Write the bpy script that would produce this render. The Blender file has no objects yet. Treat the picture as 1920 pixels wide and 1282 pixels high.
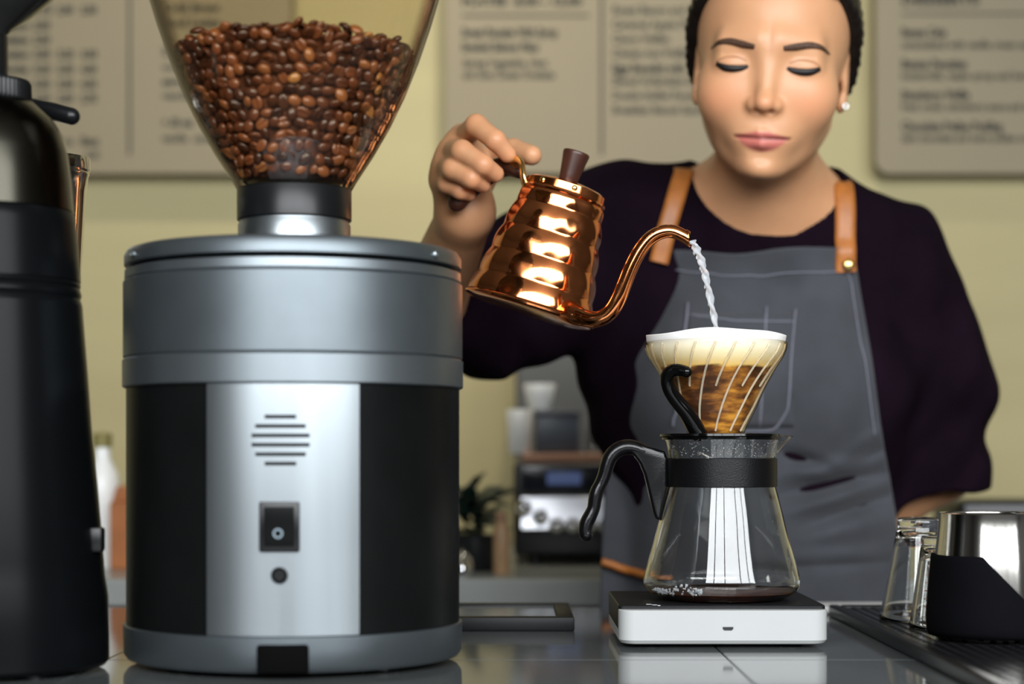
import bpy, bmesh, math, random
import numpy as np
from mathutils import Vector, Matrix

random.seed(7)
np.random.seed(7)
SC = bpy.context.scene
COL = SC.collection
PI = math.pi

# ------------------------------------------------------------------ camera
F = 3400.0            # focal length in pixels of the 1920 px frame
HOR = 850.0           # picture row of the horizon
CZ = 0.149            # lens height above the counter top (z = 0)


def P(px, py, d):
    """point at depth d (metres along +Y) that falls on pixel (px, py)"""
    return Vector(((px - 960.0) / F * d, d, CZ + (HOR - py) / F * d))


cam_data = bpy.data.cameras.new('camera')
cam = bpy.data.objects.new('camera', cam_data)
COL.objects.link(cam)
cam.location = (0, 0, CZ)
cam.rotation_euler = (PI / 2, 0, 0)
cam_data.sensor_width = 36.0
cam_data.lens = F * 36.0 / 1920.0
cam_data.shift_y = (HOR - 641.0) / 1920.0
cam_data.clip_start = 0.05
cam_data.dof.use_dof = True
cam_data.dof.focus_distance = 1.435
cam_data.dof.aperture_fstop = 3.6
cam_data.dof.aperture_blades = 0
SC.camera = cam

# ------------------------------------------------------------------ world and light
world = bpy.data.worlds.new('world')
SC.world = world
world.use_nodes = True
wn = world.node_tree
bg = wn.nodes['Background']
bg.inputs[0].default_value = (0.62, 0.74, 0.95, 1)
bg.inputs[1].default_value = 1.0


def area_light(name, loc, rot, sx, sy, power, color, spread=PI):
    l = bpy.data.lights.new(name, 'AREA')
    l.shape = 'RECTANGLE'
    l.size, l.size_y = sx, sy
    l.energy = power
    l.color = color
    l.spread = spread
    o = bpy.data.objects.new(name, l)
    COL.objects.link(o)
    o.location = loc
    o.rotation_euler = rot
    return o


# daylight of the shop window behind the camera (faces +Y)
WIN_X0, WIN_X1, WIN_Z0, WIN_Z1, WIN_Y = -1.5, 2.9, 0.46, 2.10, -1.3
area_light('window_daylight', ((WIN_X0 + WIN_X1) / 2, WIN_Y - 0.12, (WIN_Z0 + WIN_Z1) / 2),
           (PI / 2, 0, 0), WIN_X1 - WIN_X0, WIN_Z1 - WIN_Z0, 290, (0.96, 0.985, 1.0))

SC.view_settings.view_transform = 'Standard'
SC.view_settings.look = 'None'
SC.view_settings.gamma = 1.0
SC.view_settings.use_curve_mapping = False
SC.view_settings.exposure = 0.0

# ------------------------------------------------------------------ materials
MATS = {}


def mat(name, color, rough=0.5, metal=0.0, trans=0.0, ior=1.45, spec=0.5, noise=0.0, nscale=30.0,
        bump=0.0, bscale=80.0, sss=0.0, sss_r=(0.5, 0.2, 0.1), coat=0.0, sheen=0.0, emit=None, stretch=None, nrough=0.0, aniso=0.0):
    if name in MATS:
        return MATS[name]
    m = bpy.data.materials.new(name)
    m.use_nodes = True
    nt = m.node_tree
    b = nt.nodes['Principled BSDF']
    b.inputs['Base Color'].default_value = (*color, 1)
    b.inputs['Roughness'].default_value = rough
    b.inputs['Metallic'].default_value = metal
    b.inputs['IOR'].default_value = ior
    b.inputs['Transmission Weight'].default_value = trans
    b.inputs['Specular IOR Level'].default_value = spec
    b.inputs['Coat Weight'].default_value = coat
    b.inputs['Sheen Weight'].default_value = sheen
    b.inputs['Anisotropic'].default_value = aniso
    if sss:
        b.inputs['Subsurface Weight'].default_value = sss
        b.inputs['Subsurface Radius'].default_value = sss_r
        b.inputs['Subsurface Scale'].default_value = 0.01
    if emit:
        b.inputs['Emission Color'].default_value = (*emit[0], 1)
        b.inputs['Emission Strength'].default_value = emit[1]
    tc = nt.nodes.new('ShaderNodeTexCoord')
    mp = nt.nodes.new('ShaderNodeMapping')
    nt.links.new(tc.outputs['Object'], mp.inputs['Vector'])
    if stretch:
        mp.inputs['Scale'].default_value = stretch
    nz = nt.nodes.new('ShaderNodeTexNoise')
    nz.inputs['Scale'].default_value = nscale
    nz.inputs['Detail'].default_value = 4
    nt.links.new(mp.outputs[0], nz.inputs['Vector'])
    if noise:
        rp = nt.nodes.new('ShaderNodeValToRGB')
        rp.color_ramp.elements[0].position = 0.3
        rp.color_ramp.elements[1].position = 0.7
        rp.color_ramp.elements[0].color = (*[c * (1 - noise) for c in color], 1)
        rp.color_ramp.elements[1].color = (*[min(1, c * (1 + noise)) for c in color], 1)
        nt.links.new(nz.outputs[0], rp.inputs[0])
        nt.links.new(rp.outputs[0], b.inputs['Base Color'])
    if nrough:
        mr = nt.nodes.new('ShaderNodeMapRange')
        mr.inputs[3].default_value = max(0.0, rough - nrough)
        mr.inputs[4].default_value = min(1.0, rough + nrough)
        nt.links.new(nz.outputs[0], mr.inputs[0])
        nt.links.new(mr.outputs[0], b.inputs['Roughness'])
    if bump:
        n2 = nt.nodes.new('ShaderNodeTexNoise')
        n2.inputs['Scale'].default_value = bscale
        n2.inputs['Detail'].default_value = 3
        nt.links.new(mp.outputs[0], n2.inputs['Vector'])
        bp = nt.nodes.new('ShaderNodeBump')
        bp.inputs['Strength'].default_value = bump
        bp.inputs['Distance'].default_value = 0.002
        nt.links.new(n2.outputs[0], bp.inputs['Height'])
        nt.links.new(bp.outputs[0], b.inputs['Normal'])
    MATS[name] = m
    return m


def thin_clear(name, tint, rough=0.02, ior=1.49, haze=0.0, haze_col=(0.5, 0.5, 0.5), edge=(0.8, 0.8, 0.8)):
    """thin clear plastic: Fresnel gloss over tinted see-through"""
    m = bpy.data.materials.new(name)
    m.use_nodes = True
    nt = m.node_tree
    nt.nodes.remove(nt.nodes['Principled BSDF'])
    out = nt.nodes['Material Output']
    lw = nt.nodes.new('ShaderNodeLayerWeight')
    lw.inputs[0].default_value = 0.5
    pw = nt.nodes.new('ShaderNodeMath')
    pw.operation = 'POWER'
    pw.inputs[1].default_value = 5.0
    nt.links.new(lw.outputs['Facing'], pw.inputs[0])
    fr = nt.nodes.new('ShaderNodeMapRange')
    f0 = ((ior - 1) / (ior + 1)) ** 2
    fr.inputs[3].default_value = f0
    fr.inputs[4].default_value = 0.75
    nt.links.new(pw.outputs[0], fr.inputs[0])
    tr = nt.nodes.new('ShaderNodeBsdfTransparent')
    er = nt.nodes.new('ShaderNodeValToRGB')
    er.color_ramp.elements[0].position, er.color_ramp.elements[0].color = 0.55, (*tint, 1)
    er.color_ramp.elements[1].position, er.color_ramp.elements[1].color = 0.97, (*edge, 1)
    nt.links.new(lw.outputs['Facing'], er.inputs[0])
    nt.links.new(er.outputs[0], tr.inputs[0])
    gl = nt.nodes.new('ShaderNodeBsdfGlossy')
    gl.inputs['Roughness'].default_value = rough
    mx = nt.nodes.new('ShaderNodeMixShader')
    nt.links.new(fr.outputs[0], mx.inputs[0])
    if haze:
        df = nt.nodes.new('ShaderNodeBsdfDiffuse')
        df.inputs[0].default_value = (*haze_col, 1)
        m2 = nt.nodes.new('ShaderNodeMixShader')
        m2.inputs[0].default_value = haze
        nt.links.new(tr.outputs[0], m2.inputs[1])
        nt.links.new(df.outputs[0], m2.inputs[2])
        nt.links.new(m2.outputs[0], mx.inputs[1])
    else:
        nt.links.new(tr.outputs[0], mx.inputs[1])
    nt.links.new(gl.outputs[0], mx.inputs[2])
    nt.links.new(mx.outputs[0], out.inputs[0])
    MATS[name] = m
    return m


# ------------------------------------------------------------------ object helpers
def link(name, me, m=None, parent=None, smooth=True, angle=40):
    if smooth and len(me.polygons):
        me.shade_smooth()
        if angle:
            me.set_sharp_from_angle(angle=math.radians(angle))
    if m is not None:
        me.materials.append(m)
    o = bpy.data.objects.new(name, me)
    COL.objects.link(o)
    if parent is not None:
        o.parent = parent
    return o


def tag(o, label, cat, group=None, kind=None):
    o['label'] = label
    if cat:
        o['category'] = cat
    if group:
        o['group'] = group
    if kind:
        o['kind'] = kind
    return o


def thing(name, label, cat, loc=(0, 0, 0), group=None, rot=None):
    o = bpy.data.objects.new(name, None)
    COL.objects.link(o)
    o.location = loc
    if rot:
        o.rotation_euler = rot
    o.empty_display_size = 0.02
    return tag(o, label, cat, group)


def struct(o):
    o['kind'] = 'structure'
    return o


def mesh(verts, faces):
    me = bpy.data.meshes.new('m')
    me.from_pydata([tuple(v) for v in verts], [], [tuple(f) for f in faces])
    me.update()
    return me


def fix_normals(me):
    bm = bmesh.new()
    bm.from_mesh(me)
    bmesh.ops.recalc_face_normals(bm, faces=bm.faces)
    bm.to_mesh(me)
    bm.free()
    return me


def lathe(profile, segs=64, a0=0.0, a1=2 * PI, close=True, rfun=None):
    """profile: list of (r, z); spun round Z. closed loops of profile make a solid"""
    full = abs(a1 - a0 - 2 * PI) < 1e-6
    n = segs if full else segs + 1
    V, Fc = [], []
    for (r, z) in profile:
        for i in range(n):
            a = a0 + (a1 - a0) * i / segs
            rr = rfun(r, z, a) if rfun else r
            V.append((rr * math.cos(a), rr * math.sin(a), z))
    k = len(profile)
    for j in range(k - 1):
        for i in range(segs):
            i2 = (i + 1) % n if full else i + 1
            Fc.append((j * n + i, j * n + i2, (j + 1) * n + i2, (j + 1) * n + i))
    if close == 'caps':
        Fc.append(tuple(range(n))[::-1])
        Fc.append(tuple((k - 1) * n + i for i in range(n)))
    if close == 'loop':
        for i in range(segs):
            i2 = (i + 1) % n if full else i + 1
            Fc.append(((k - 1) * n + i, (k - 1) * n + i2, i2, i))
        if not full:
            Fc.append(tuple(j * n for j in range(k)))
            Fc.append(tuple(j * n + n - 1 for j in range(k))[::-1])
    me = mesh(V, Fc)
    bm = bmesh.new()
    bm.from_mesh(me)
    bmesh.ops.remove_doubles(bm, verts=bm.verts, dist=1e-7)
    bmesh.ops.recalc_face_normals(bm, faces=bm.faces)
    bm.to_mesh(me)
    bm.free()
    return me


def rbox(sx, sy, sz, r=0.002, seg=2, center=(0, 0, 0), only_z=False):
    """rounded box with its centre at center"""
    bm = bmesh.new()
    bmesh.ops.create_cube(bm, size=1.0)
    for v in bm.verts:
        v.co = Vector((v.co.x * sx, v.co.y * sy, v.co.z * sz))
    if r > 0:
        if only_z:
            ed = [e for e in bm.edges if abs(e.verts[0].co.z - e.verts[1].co.z) > sz * 0.5]
        else:
            ed = bm.edges[:]
        bmesh.ops.bevel(bm, geom=ed, offset=r, segments=seg, profile=0.5, affect='EDGES')
    bmesh.ops.translate(bm, verts=bm.verts, vec=center)
    me = bpy.data.meshes.new('m')
    bm.to_mesh(me)
    bm.free()
    return me


def catmull(pts, n=8):
    pts = [np.array(p, float) for p in pts]
    out = []
    for i in range(len(pts) - 1):
        p0 = pts[max(i - 1, 0)]
        p1, p2 = pts[i], pts[i + 1]
        p3 = pts[min(i + 2, len(pts) - 1)]
        for k in range(n):
            t = k / n
            out.append(0.5 * (2 * p1 + (p2 - p0) * t + (2 * p0 - 5 * p1 + 4 * p2 - p3) * t * t + (3 * p1 - p0 - 3 * p2 + p3) * t ** 3))
    out.append(pts[-1])
    return out


def tube(points, radii, segs=14, caps=True, round_caps=False, flat=None, up=None):
    """sweep a circle (or flattened ellipse: flat = (a, b) factors along side / up) along points"""
    pts = [Vector(p) for p in points]
    if not hasattr(radii, '__len__'):
        radii = [radii] * len(pts)
    radii = list(radii)
    if round_caps:
        def cap(p, d, r):
            return [(p + d * (r * math.sin(t)), r * math.cos(t)) for t in (PI * 0.48, PI * 0.36, PI * 0.22, PI * 0.1)]
        d0 = (pts[0] - pts[1]).normalized()
        d1 = (pts[-1] - pts[-2]).normalized()
        a = cap(pts[0], d0, radii[0])
        b = cap(pts[-1], d1, radii[-1])[::-1]
        pts = [x[0] for x in a] + pts + [x[0] for x in b]
        radii = [x[1] for x in a] + radii + [x[1] for x in b]
    n = len(pts)
    V, Fc = [], []
    tan = []
    for i in range(n):
        t = pts[min(i + 1, n - 1)] - pts[max(i - 1, 0)]
        tan.append(t.normalized())
    ref = Vector(up) if up else (Vector((0, 0, 1)) if abs(tan[0].z) < 0.9 else Vector((1, 0, 0)))
    nrm = (ref - tan[0] * ref.dot(tan[0])).normalized()
    for i in range(n):
        base = Vector(up) if up else nrm
        nrm = (base - tan[i] * base.dot(tan[i])).normalized()
        bi = tan[i].cross(nrm)
        fa, fb = flat if flat else (1, 1)
        for k in range(segs):
            a = 2 * PI * k / segs
            V.append(pts[i] + (bi * math.cos(a) * fa + nrm * math.sin(a) * fb) * radii[i])
    for i in range(n - 1):
        for k in range(segs):
            k2 = (k + 1) % segs
            Fc.append((i * segs + k, i * segs + k2, (i + 1) * segs + k2, (i + 1) * segs + k))
    if caps:
        Fc.append(tuple(range(segs))[::-1])
        Fc.append(tuple((n - 1) * segs + k for k in range(segs)))
    return fix_normals(mesh(V, Fc))


def prism(poly, depth, bevel=0.0, seg=2):
    """polygon given in (x, z), extruded along Y by depth, centred on y = 0"""
    bm = bmesh.new()
    v0 = [bm.verts.new((x, -depth / 2, z)) for x, z in poly]
    f = bm.faces.new(v0)
    ext = bmesh.ops.extrude_face_region(bm, geom=[f])
    bmesh.ops.translate(bm, verts=[g for g in ext['geom'] if isinstance(g, bmesh.types.BMVert)], vec=(0, depth, 0))
    bmesh.ops.recalc_face_normals(bm, faces=bm.faces)
    if bevel:
        ed = [e for e in bm.edges if abs(e.verts[0].co.y - e.verts[1].co.y) < 1e-6]
        bmesh.ops.bevel(bm, geom=ed, offset=bevel, segments=seg, profile=0.5, affect='EDGES')
    me = bpy.data.meshes.new('m')
    bm.to_mesh(me)
    bm.free()
    return me


def join_meshes(parts):
    """several meshes into one"""
    bm = bmesh.new()
    for me in parts:
        bm.from_mesh(me)
    me = bpy.data.meshes.new('m')
    bm.to_mesh(me)
    bm.free()
    return me


def xform(me, loc=(0, 0, 0), rot=(0, 0, 0), scale=(1, 1, 1)):
    from mathutils import Euler
    me.transform(Matrix.Translation(loc) @ Euler(rot).to_matrix().to_4x4() @ Matrix.Diagonal((*scale, 1)))
    return me


def solidify(o, t, offset=0.0):
    md = o.modifiers.new('thickness', 'SOLIDIFY')
    md.thickness = t
    md.offset = offset
    return md


# ------------------------------------------------------------------ signed distance tools
def s_len(v):
    return np.sqrt((v * v).sum(-1))


def sd_sphere(p, c, r):
    return s_len(p - np.float32(c)) - r


def sd_ell(p, c, r, rot=None):
    q = p - np.float32(c)
    if rot is not None:
        q = q @ np.float32(rot)
    r = np.float32(r)
    k0 = s_len(q / r)
    k1 = s_len(q / (r * r))
    return k0 * (k0 - 1.0) / np.maximum(k1, 1e-6)


def sd_cone(p, a, b, ra, rb):
    """capsule with linearly changing radius"""
    a = np.float32(a)
    b = np.float32(b)
    ba = b - a
    h = np.clip(((p - a) @ ba) / np.float32((ba * ba).sum()), 0, 1)
    return s_len(p - a - h[..., None] * ba) - (ra + (rb - ra) * h)


def smin(a, b, k):
    h = np.maximum(k - np.abs(a - b), 0) / k
    return np.minimum(a, b) - h * h * k * 0.25


def smax(a, b, k):
    return -smin(-a, -b, k)


def axis(segments):
    """segments: list of (start, end, step) joined into one coordinate array"""
    out = []
    for s, e, st in segments:
        n = max(1, int(round((e - s) / st)))
        out += list(np.linspace(s, e, n, endpoint=False))
    out.append(segments[-1][1])
    return np.array(out, np.float32)


def polygonise(fn, X, Y, Z, B=6, project=3, slack=1.6):
    """surface nets on a rectilinear grid, evaluated only near the surface"""
    nx, ny, nz = len(X), len(Y), len(Z)
    bx, by, bz = [int(math.ceil(n / B)) for n in (nx, ny, nz)]
    ci = [np.minimum(np.arange(b) * B + B // 2, n - 1) for b, n in ((bx, nx), (by, ny), (bz, nz))]
    g = np.stack(np.meshgrid(X[ci[0]], Y[ci[1]], Z[ci[2]], indexing='ij'), -1).reshape(-1, 3)
    cv = fn(g.astype(np.float32)).reshape(bx, by, bz)

    def half(A, n):
        b = int(math.ceil(n / B))
        return np.array([A[min((i + 1) * B, n - 1)] - A[i * B] for i in range(b)])
    hx, hy, hz = half(X, nx), half(Y, ny), half(Z, nz)
    diag = 0.5 * np.sqrt(hx[:, None, None] ** 2 + hy[None, :, None] ** 2 + hz[None, None, :] ** 2)
    act = np.abs(cv) < diag * slack + 0.004
    # full array: block value, refined where needed
    val = np.repeat(np.repeat(np.repeat(cv, B, 0), B, 1), B, 2)[:nx, :ny, :nz].astype(np.float32)
    idx = np.argwhere(act)
    r = np.arange(B)
    for s in range(0, len(idx), 3000):
        c = idx[s:s + 3000]
        I = np.minimum((c[:, 0] * B)[:, None] + r, nx - 1)
        J = np.minimum((c[:, 1] * B)[:, None] + r, ny - 1)
        K = np.minimum((c[:, 2] * B)[:, None] + r, nz - 1)
        pts = np.empty((len(c), B, B, B, 3), np.float32)
        pts[..., 0] = X[I][:, :, None, None]
        pts[..., 1] = Y[J][:, None, :, None]
        pts[..., 2] = Z[K][:, None, None, :]
        v = fn(pts.reshape(-1, 3)).reshape(len(c), B, B, B)
        val[I[:, :, None, None], J[:, None, :, None], K[:, None, None, :]] = v
    ins = val < 0
    cnt = np.zeros((nx - 1, ny - 1, nz - 1), np.int8)
    for a in (0, 1):
        for b in (0, 1):
            for c in (0, 1):
                cnt += ins[a:nx - 1 + a, b:ny - 1 + b, c:nz - 1 + c]
    mix = (cnt > 0) & (cnt < 8)
    cells = np.argwhere(mix)
    vid = np.full(mix.shape, -1, np.int32)
    vid[tuple(cells.T)] = np.arange(len(cells))
    pos = np.zeros((len(cells), 3), np.float64)
    w = np.zeros(len(cells))
    i, j, k = cells.T
    A = (X, Y, Z)
    corners = [(a, b, c) for a in (0, 1) for b in (0, 1) for c in (0, 1)]
    for c0 in corners:
        for ax in range(3):
            if c0[ax]:
                continue
            c1 = list(c0)
            c1[ax] = 1
            v0 = val[i + c0[0], j + c0[1], k + c0[2]]
            v1 = val[i + c1[0], j + c1[1], k + c1[2]]
            x = (v0 < 0) != (v1 < 0)
            t = np.where(x, v0 / np.where(np.abs(v0 - v1) < 1e-12, 1, v0 - v1), 0)
            p0 = np.stack([A[n][(i, j, k)[n] + c0[n]] for n in range(3)], -1)
            p1 = np.stack([A[n][(i, j, k)[n] + c1[n]] for n in range(3)], -1)
            pos += np.where(x[:, None], p0 + (p1 - p0) * t[:, None], 0)
            w += x
    pos /= w[:, None]
    quads = []
    for ax in range(3):
        o1, o2 = [(1, 2), (2, 0), (0, 1)][ax]
        lo = [slice(None)] * 3
        hi = [slice(None)] * 3
        lo[ax] = slice(0, -1)
        hi[ax] = slice(1, None)
        s0 = ins[tuple(lo)]
        s1 = ins[tuple(hi)]
        e = np.argwhere(s0 != s1)
        ok = (e[:, o1] > 0) & (e[:, o2] > 0) & (e[:, o1] < vid.shape[o1]) & (e[:, o2] < vid.shape[o2]) & (e[:, ax] < vid.shape[ax])
        e = e[ok]

        def at(d1, d2):
            q = e.copy()
            q[:, o1] += d1
            q[:, o2] += d2
            return vid[tuple(q.T)]
        q = np.stack([at(-1, -1), at(0, -1), at(0, 0), at(-1, 0)], -1)
        flip = ~s0[tuple(e.T)]
        q[flip] = q[flip][:, ::-1]
        quads.append(q)
    q = np.concatenate(quads)
    q = q[(q >= 0).all(1)]
    for _ in range(project):
        p = pos.astype(np.float32)
        h = np.float32(6e-4)
        d = fn(p)
        gr = np.stack([(fn(p + np.eye(3, dtype=np.float32)[n] * h) - fn(p - np.eye(3, dtype=np.float32)[n] * h)) / (2 * h) for n in range(3)], -1)
        g2 = np.maximum((gr * gr).sum(-1), 0.05)
        step = np.clip(d / g2, -0.002, 0.002)
        pos = pos - gr * step[:, None] * 0.8
    me = bpy.data.meshes.new('m')
    me.vertices.add(len(pos))
    me.vertices.foreach_set('co', pos.astype(np.float32).ravel())
    me.loops.add(len(q) * 4)
    me.loops.foreach_set('vertex_index', q.astype(np.int32).ravel())
    me.polygons.add(len(q))
    me.polygons.foreach_set('loop_start', np.arange(0, len(q) * 4, 4, dtype=np.int32))
    me.update(calc_edges=True)
    me.validate()
    return me, pos


def march(fn, o, d, tmax=1.0, n=60):
    """first hit along rays (arrays of origins, one direction)"""
    o = np.atleast_2d(np.float32(o))
    d = np.float32(d)
    t = np.zeros(len(o), np.float32)
    for _ in range(n):
        t += np.clip(fn(o + t[:, None] * d) * 0.8, -0.02, 0.05)
        t = np.minimum(t, tmax)
    return o + t[:, None] * d, t

# ================================================================== the room
WALL_Y = 3.0
FLOOR_Z = -0.92
CEIL_Z = 2.15
RX0, RX1, RY0 = -3.2, 3.4, WIN_Y

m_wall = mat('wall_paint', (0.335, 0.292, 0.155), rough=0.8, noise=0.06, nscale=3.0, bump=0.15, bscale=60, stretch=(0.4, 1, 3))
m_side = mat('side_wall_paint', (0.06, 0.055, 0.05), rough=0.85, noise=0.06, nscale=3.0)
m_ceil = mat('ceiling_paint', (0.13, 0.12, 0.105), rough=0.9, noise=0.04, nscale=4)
m_floor = mat('floor_boards', (0.05, 0.032, 0.02), rough=0.5, noise=0.25, nscale=6, stretch=(1, 8, 1))
m_frame = mat('window_frame_paint', (0.03, 0.03, 0.032), rough=0.5, noise=0.1)

W = RX1 - RX0
D = WALL_Y - RY0
H = CEIL_Z - FLOOR_Z
cx, cy, czm = (RX0 + RX1) / 2, (RY0 + WALL_Y) / 2, (FLOOR_Z + CEIL_Z) / 2
struct(link('floor', rbox(W, D, 0.06, 0, center=(cx, cy, FLOOR_Z - 0.03)), m_floor, smooth=False))
struct(link('ceiling', rbox(W, D, 0.06, 0, center=(cx, cy, CEIL_Z + 0.03)), m_ceil, smooth=False))
struct(link('wall_back', rbox(W, 0.06, H, 0, center=(cx, WALL_Y + 0.03, czm)), m_wall, smooth=False))
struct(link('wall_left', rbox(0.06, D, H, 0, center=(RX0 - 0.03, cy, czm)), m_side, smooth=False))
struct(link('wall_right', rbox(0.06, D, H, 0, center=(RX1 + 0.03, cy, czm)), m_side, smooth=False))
# wall behind the camera with the window opening
fw = [rbox(W, 0.06, WIN_Z0 - FLOOR_Z, 0, center=(cx, RY0 - 0.03, (FLOOR_Z + WIN_Z0) / 2)),
      rbox(W, 0.06, CEIL_Z - WIN_Z1, 0, center=(cx, RY0 - 0.03, (CEIL_Z + WIN_Z1) / 2)),
      rbox(WIN_X0 - RX0, 0.06, WIN_Z1 - WIN_Z0, 0, center=((WIN_X0 + RX0) / 2, RY0 - 0.03, (WIN_Z0 + WIN_Z1) / 2)),
      rbox(RX1 - WIN_X1, 0.06, WIN_Z1 - WIN_Z0, 0, center=((WIN_X1 + RX1) / 2, RY0 - 0.03, (WIN_Z0 + WIN_Z1) / 2))]
struct(link('wall_front', join_meshes(fw), m_side, smooth=False))
win = struct(link('window_1', join_meshes([
    rbox(WIN_X1 - WIN_X0, 0.05, 0.06, 0.004, center=((WIN_X0 + WIN_X1) / 2, RY0 - 0.03, WIN_Z0 + 0.03)),
    rbox(WIN_X1 - WIN_X0, 0.05, 0.06, 0.004, center=((WIN_X0 + WIN_X1) / 2, RY0 - 0.03, WIN_Z1 - 0.03))]), m_frame, smooth=False))
for fx in (0.0, 0.17, 0.36, 0.64, 0.83, 1.0):
    x = WIN_X0 + 0.03 + (WIN_X1 - WIN_X0 - 0.06) * fx
    link('mullion', rbox(0.07, 0.05, WIN_Z1 - WIN_Z0 - 0.12, 0.004, center=(x, RY0 - 0.03, (WIN_Z0 + WIN_Z1) / 2)), m_frame, win, smooth=False)

# ------------------------------------------------------------------ front counter with stone slabs
CT_Y0, CT_Y1, CT_X0, CT_X1 = 0.86, 1.755, -1.15, 1.25
m_stone = mat('counter_stone', (0.085, 0.092, 0.092), rough=0.08, noise=0.22, nscale=7, nrough=0.03, stretch=(1.0, 0.35, 1), spec=0.6)
m_stone_nt = m_stone.node_tree
m_joint = mat('counter_joint', (0.05, 0.05, 0.05), rough=0.7, noise=0.1)
m_cab = mat('counter_wood', (0.07, 0.045, 0.03), rough=0.5, noise=0.3, nscale=8, stretch=(6, 6, 0.6))
ctr = thing('bar_counter', 'grey polished stone bar counter carrying the grinders and the brewing scale', 'counter', (0, (CT_Y0 + CT_Y1) / 2, FLOOR_Z))
ctr_off = Vector(ctr.location)


def child_world(o, parent):
    """parent keeping the geometry where it was built in world space"""
    o.parent = parent
    o.matrix_parent_inverse = Matrix.Translation(-Vector(parent.location))
    return o


body = link('cabinet', rbox(CT_X1 - CT_X0 - 0.04, CT_Y1 - CT_Y0 - 0.06, -0.03 - FLOOR_Z, 0.003, center=((CT_X0 + CT_X1) / 2, (CT_Y0 + CT_Y1) / 2, (FLOOR_Z - 0.03) / 2)), m_cab, smooth=False)
child_world(body, ctr)
bed = link('joint_bed', rbox(CT_X1 - CT_X0 - 0.002, CT_Y1 - CT_Y0 - 0.002, 0.0235, 0, center=((CT_X0 + CT_X1) / 2, (CT_Y0 + CT_Y1) / 2, -0.0165)), m_joint, smooth=False)
child_world(bed, ctr)
xs = [CT_X0, -0.743, -0.293, 0.157, 0.607, CT_X1]
ys = [CT_Y0, 1.31, CT_Y1]
for i in range(len(xs) - 1):
    for j in range(len(ys) - 1):
        sx, sy = xs[i + 1] - xs[i] - 0.0012, ys[j + 1] - ys[j] - 0.0012
        o = link('slab', rbox(sx, sy, 0.03, 0.0007, 1, center=((xs[i] + xs[i + 1]) / 2, (ys[j] + ys[j + 1]) / 2, -0.015)), m_stone, smooth=False)
        child_world(o, ctr)

# ------------------------------------------------------------------ back counter
BC_Y0, BC_Y1 = 2.17, 2.985
m_white_slab = mat('back_counter_top', (0.30, 0.315, 0.30), rough=0.25, noise=0.08, nscale=5)
m_back_cab = mat('back_counter_wood', (0.16, 0.10, 0.055), rough=0.55, noise=0.25, nscale=8, stretch=(6, 6, 0.6))
bct = thing('back_counter', 'pale topped back counter with brown cupboards along the menu wall', 'counter', (0, BC_Y1, FLOOR_Z))
o = link('worktop', rbox(5.6, BC_Y1 - BC_Y0, 0.034, 0.004, center=(0, (BC_Y0 + BC_Y1) / 2, -0.018)), m_white_slab, smooth=False)
child_world(o, bct)
o = link('cupboard_body', rbox(5.5, BC_Y1 - BC_Y0 - 0.04, -0.036 - FLOOR_Z, 0.003, center=(0, (BC_Y0 + BC_Y1) / 2 + 0.015, (FLOOR_Z - 0.036) / 2)), m_back_cab, smooth=False)
child_world(o, bct)
for i in range(9):
    o = link('cupboard_door', rbox(0.585, 0.018, 0.78, 0.003, center=(-2.44 + i * 0.61, BC_Y0 + 0.026, -0.45)), m_back_cab, smooth=False)
    child_world(o, bct)

# ------------------------------------------------------------------ ceiling lamps over the back counter
m_lampm = mat('lamp_black_metal', (0.02, 0.02, 0.02), rough=0.45, noise=0.1)
m_bulb = mat('lamp_glow', (1, 0.9, 0.7), rough=0.5, emit=((1.0, 0.80, 0.52), 6.0))
for i, lx in enumerate((-0.40, 0.20)):
    t = thing('ceiling_lamp', ['black ceiling spotlight above the silver grinder', 'black ceiling spotlight above the barista'][i], 'lamp', (lx, 2.2, CEIL_Z), group='ceiling spotlights')
    link('mounting_rod', tube([(0, 0, 0), (0, 0, -0.16)], 0.008, 10), m_lampm, t)
    link('lamp_shade', lathe([(0.02, -0.15), (0.045, -0.17), (0.06, -0.28), (0.056, -0.28), (0.042, -0.175), (0.02, -0.16)], 24, close='loop'), m_lampm, t)
    link('bulb', lathe([(0.0, -0.265), (0.03, -0.26), (0.04, -0.24), (0.02, -0.2), (0.0, -0.195)], 16), m_bulb, t)
    l = bpy.data.lights.new('lamp_light', 'SPOT')
    l.energy = 52
    l.color = (1.0, 0.90, 0.72)
    l.spot_size = math.radians(62)
    l.spot_blend = 1.0
    l.shadow_soft_size = 0.05
    lo = bpy.data.objects.new('lamp_light', l)
    COL.objects.link(lo)
    lo.location = (0, 0, -0.30)
    lo.rotation_euler = (math.radians(27), 0, 0)
    lo.parent = t

# ------------------------------------------------------------------ menu boards
m_board = mat('menu_board_face', (0.185, 0.152, 0.090), rough=0.6, noise=0.04, nscale=4)
m_ink = mat('menu_ink', (0.035, 0.033, 0.025), rough=0.8, noise=0.1)
BD = 2.955           # depth of the board faces


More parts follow.
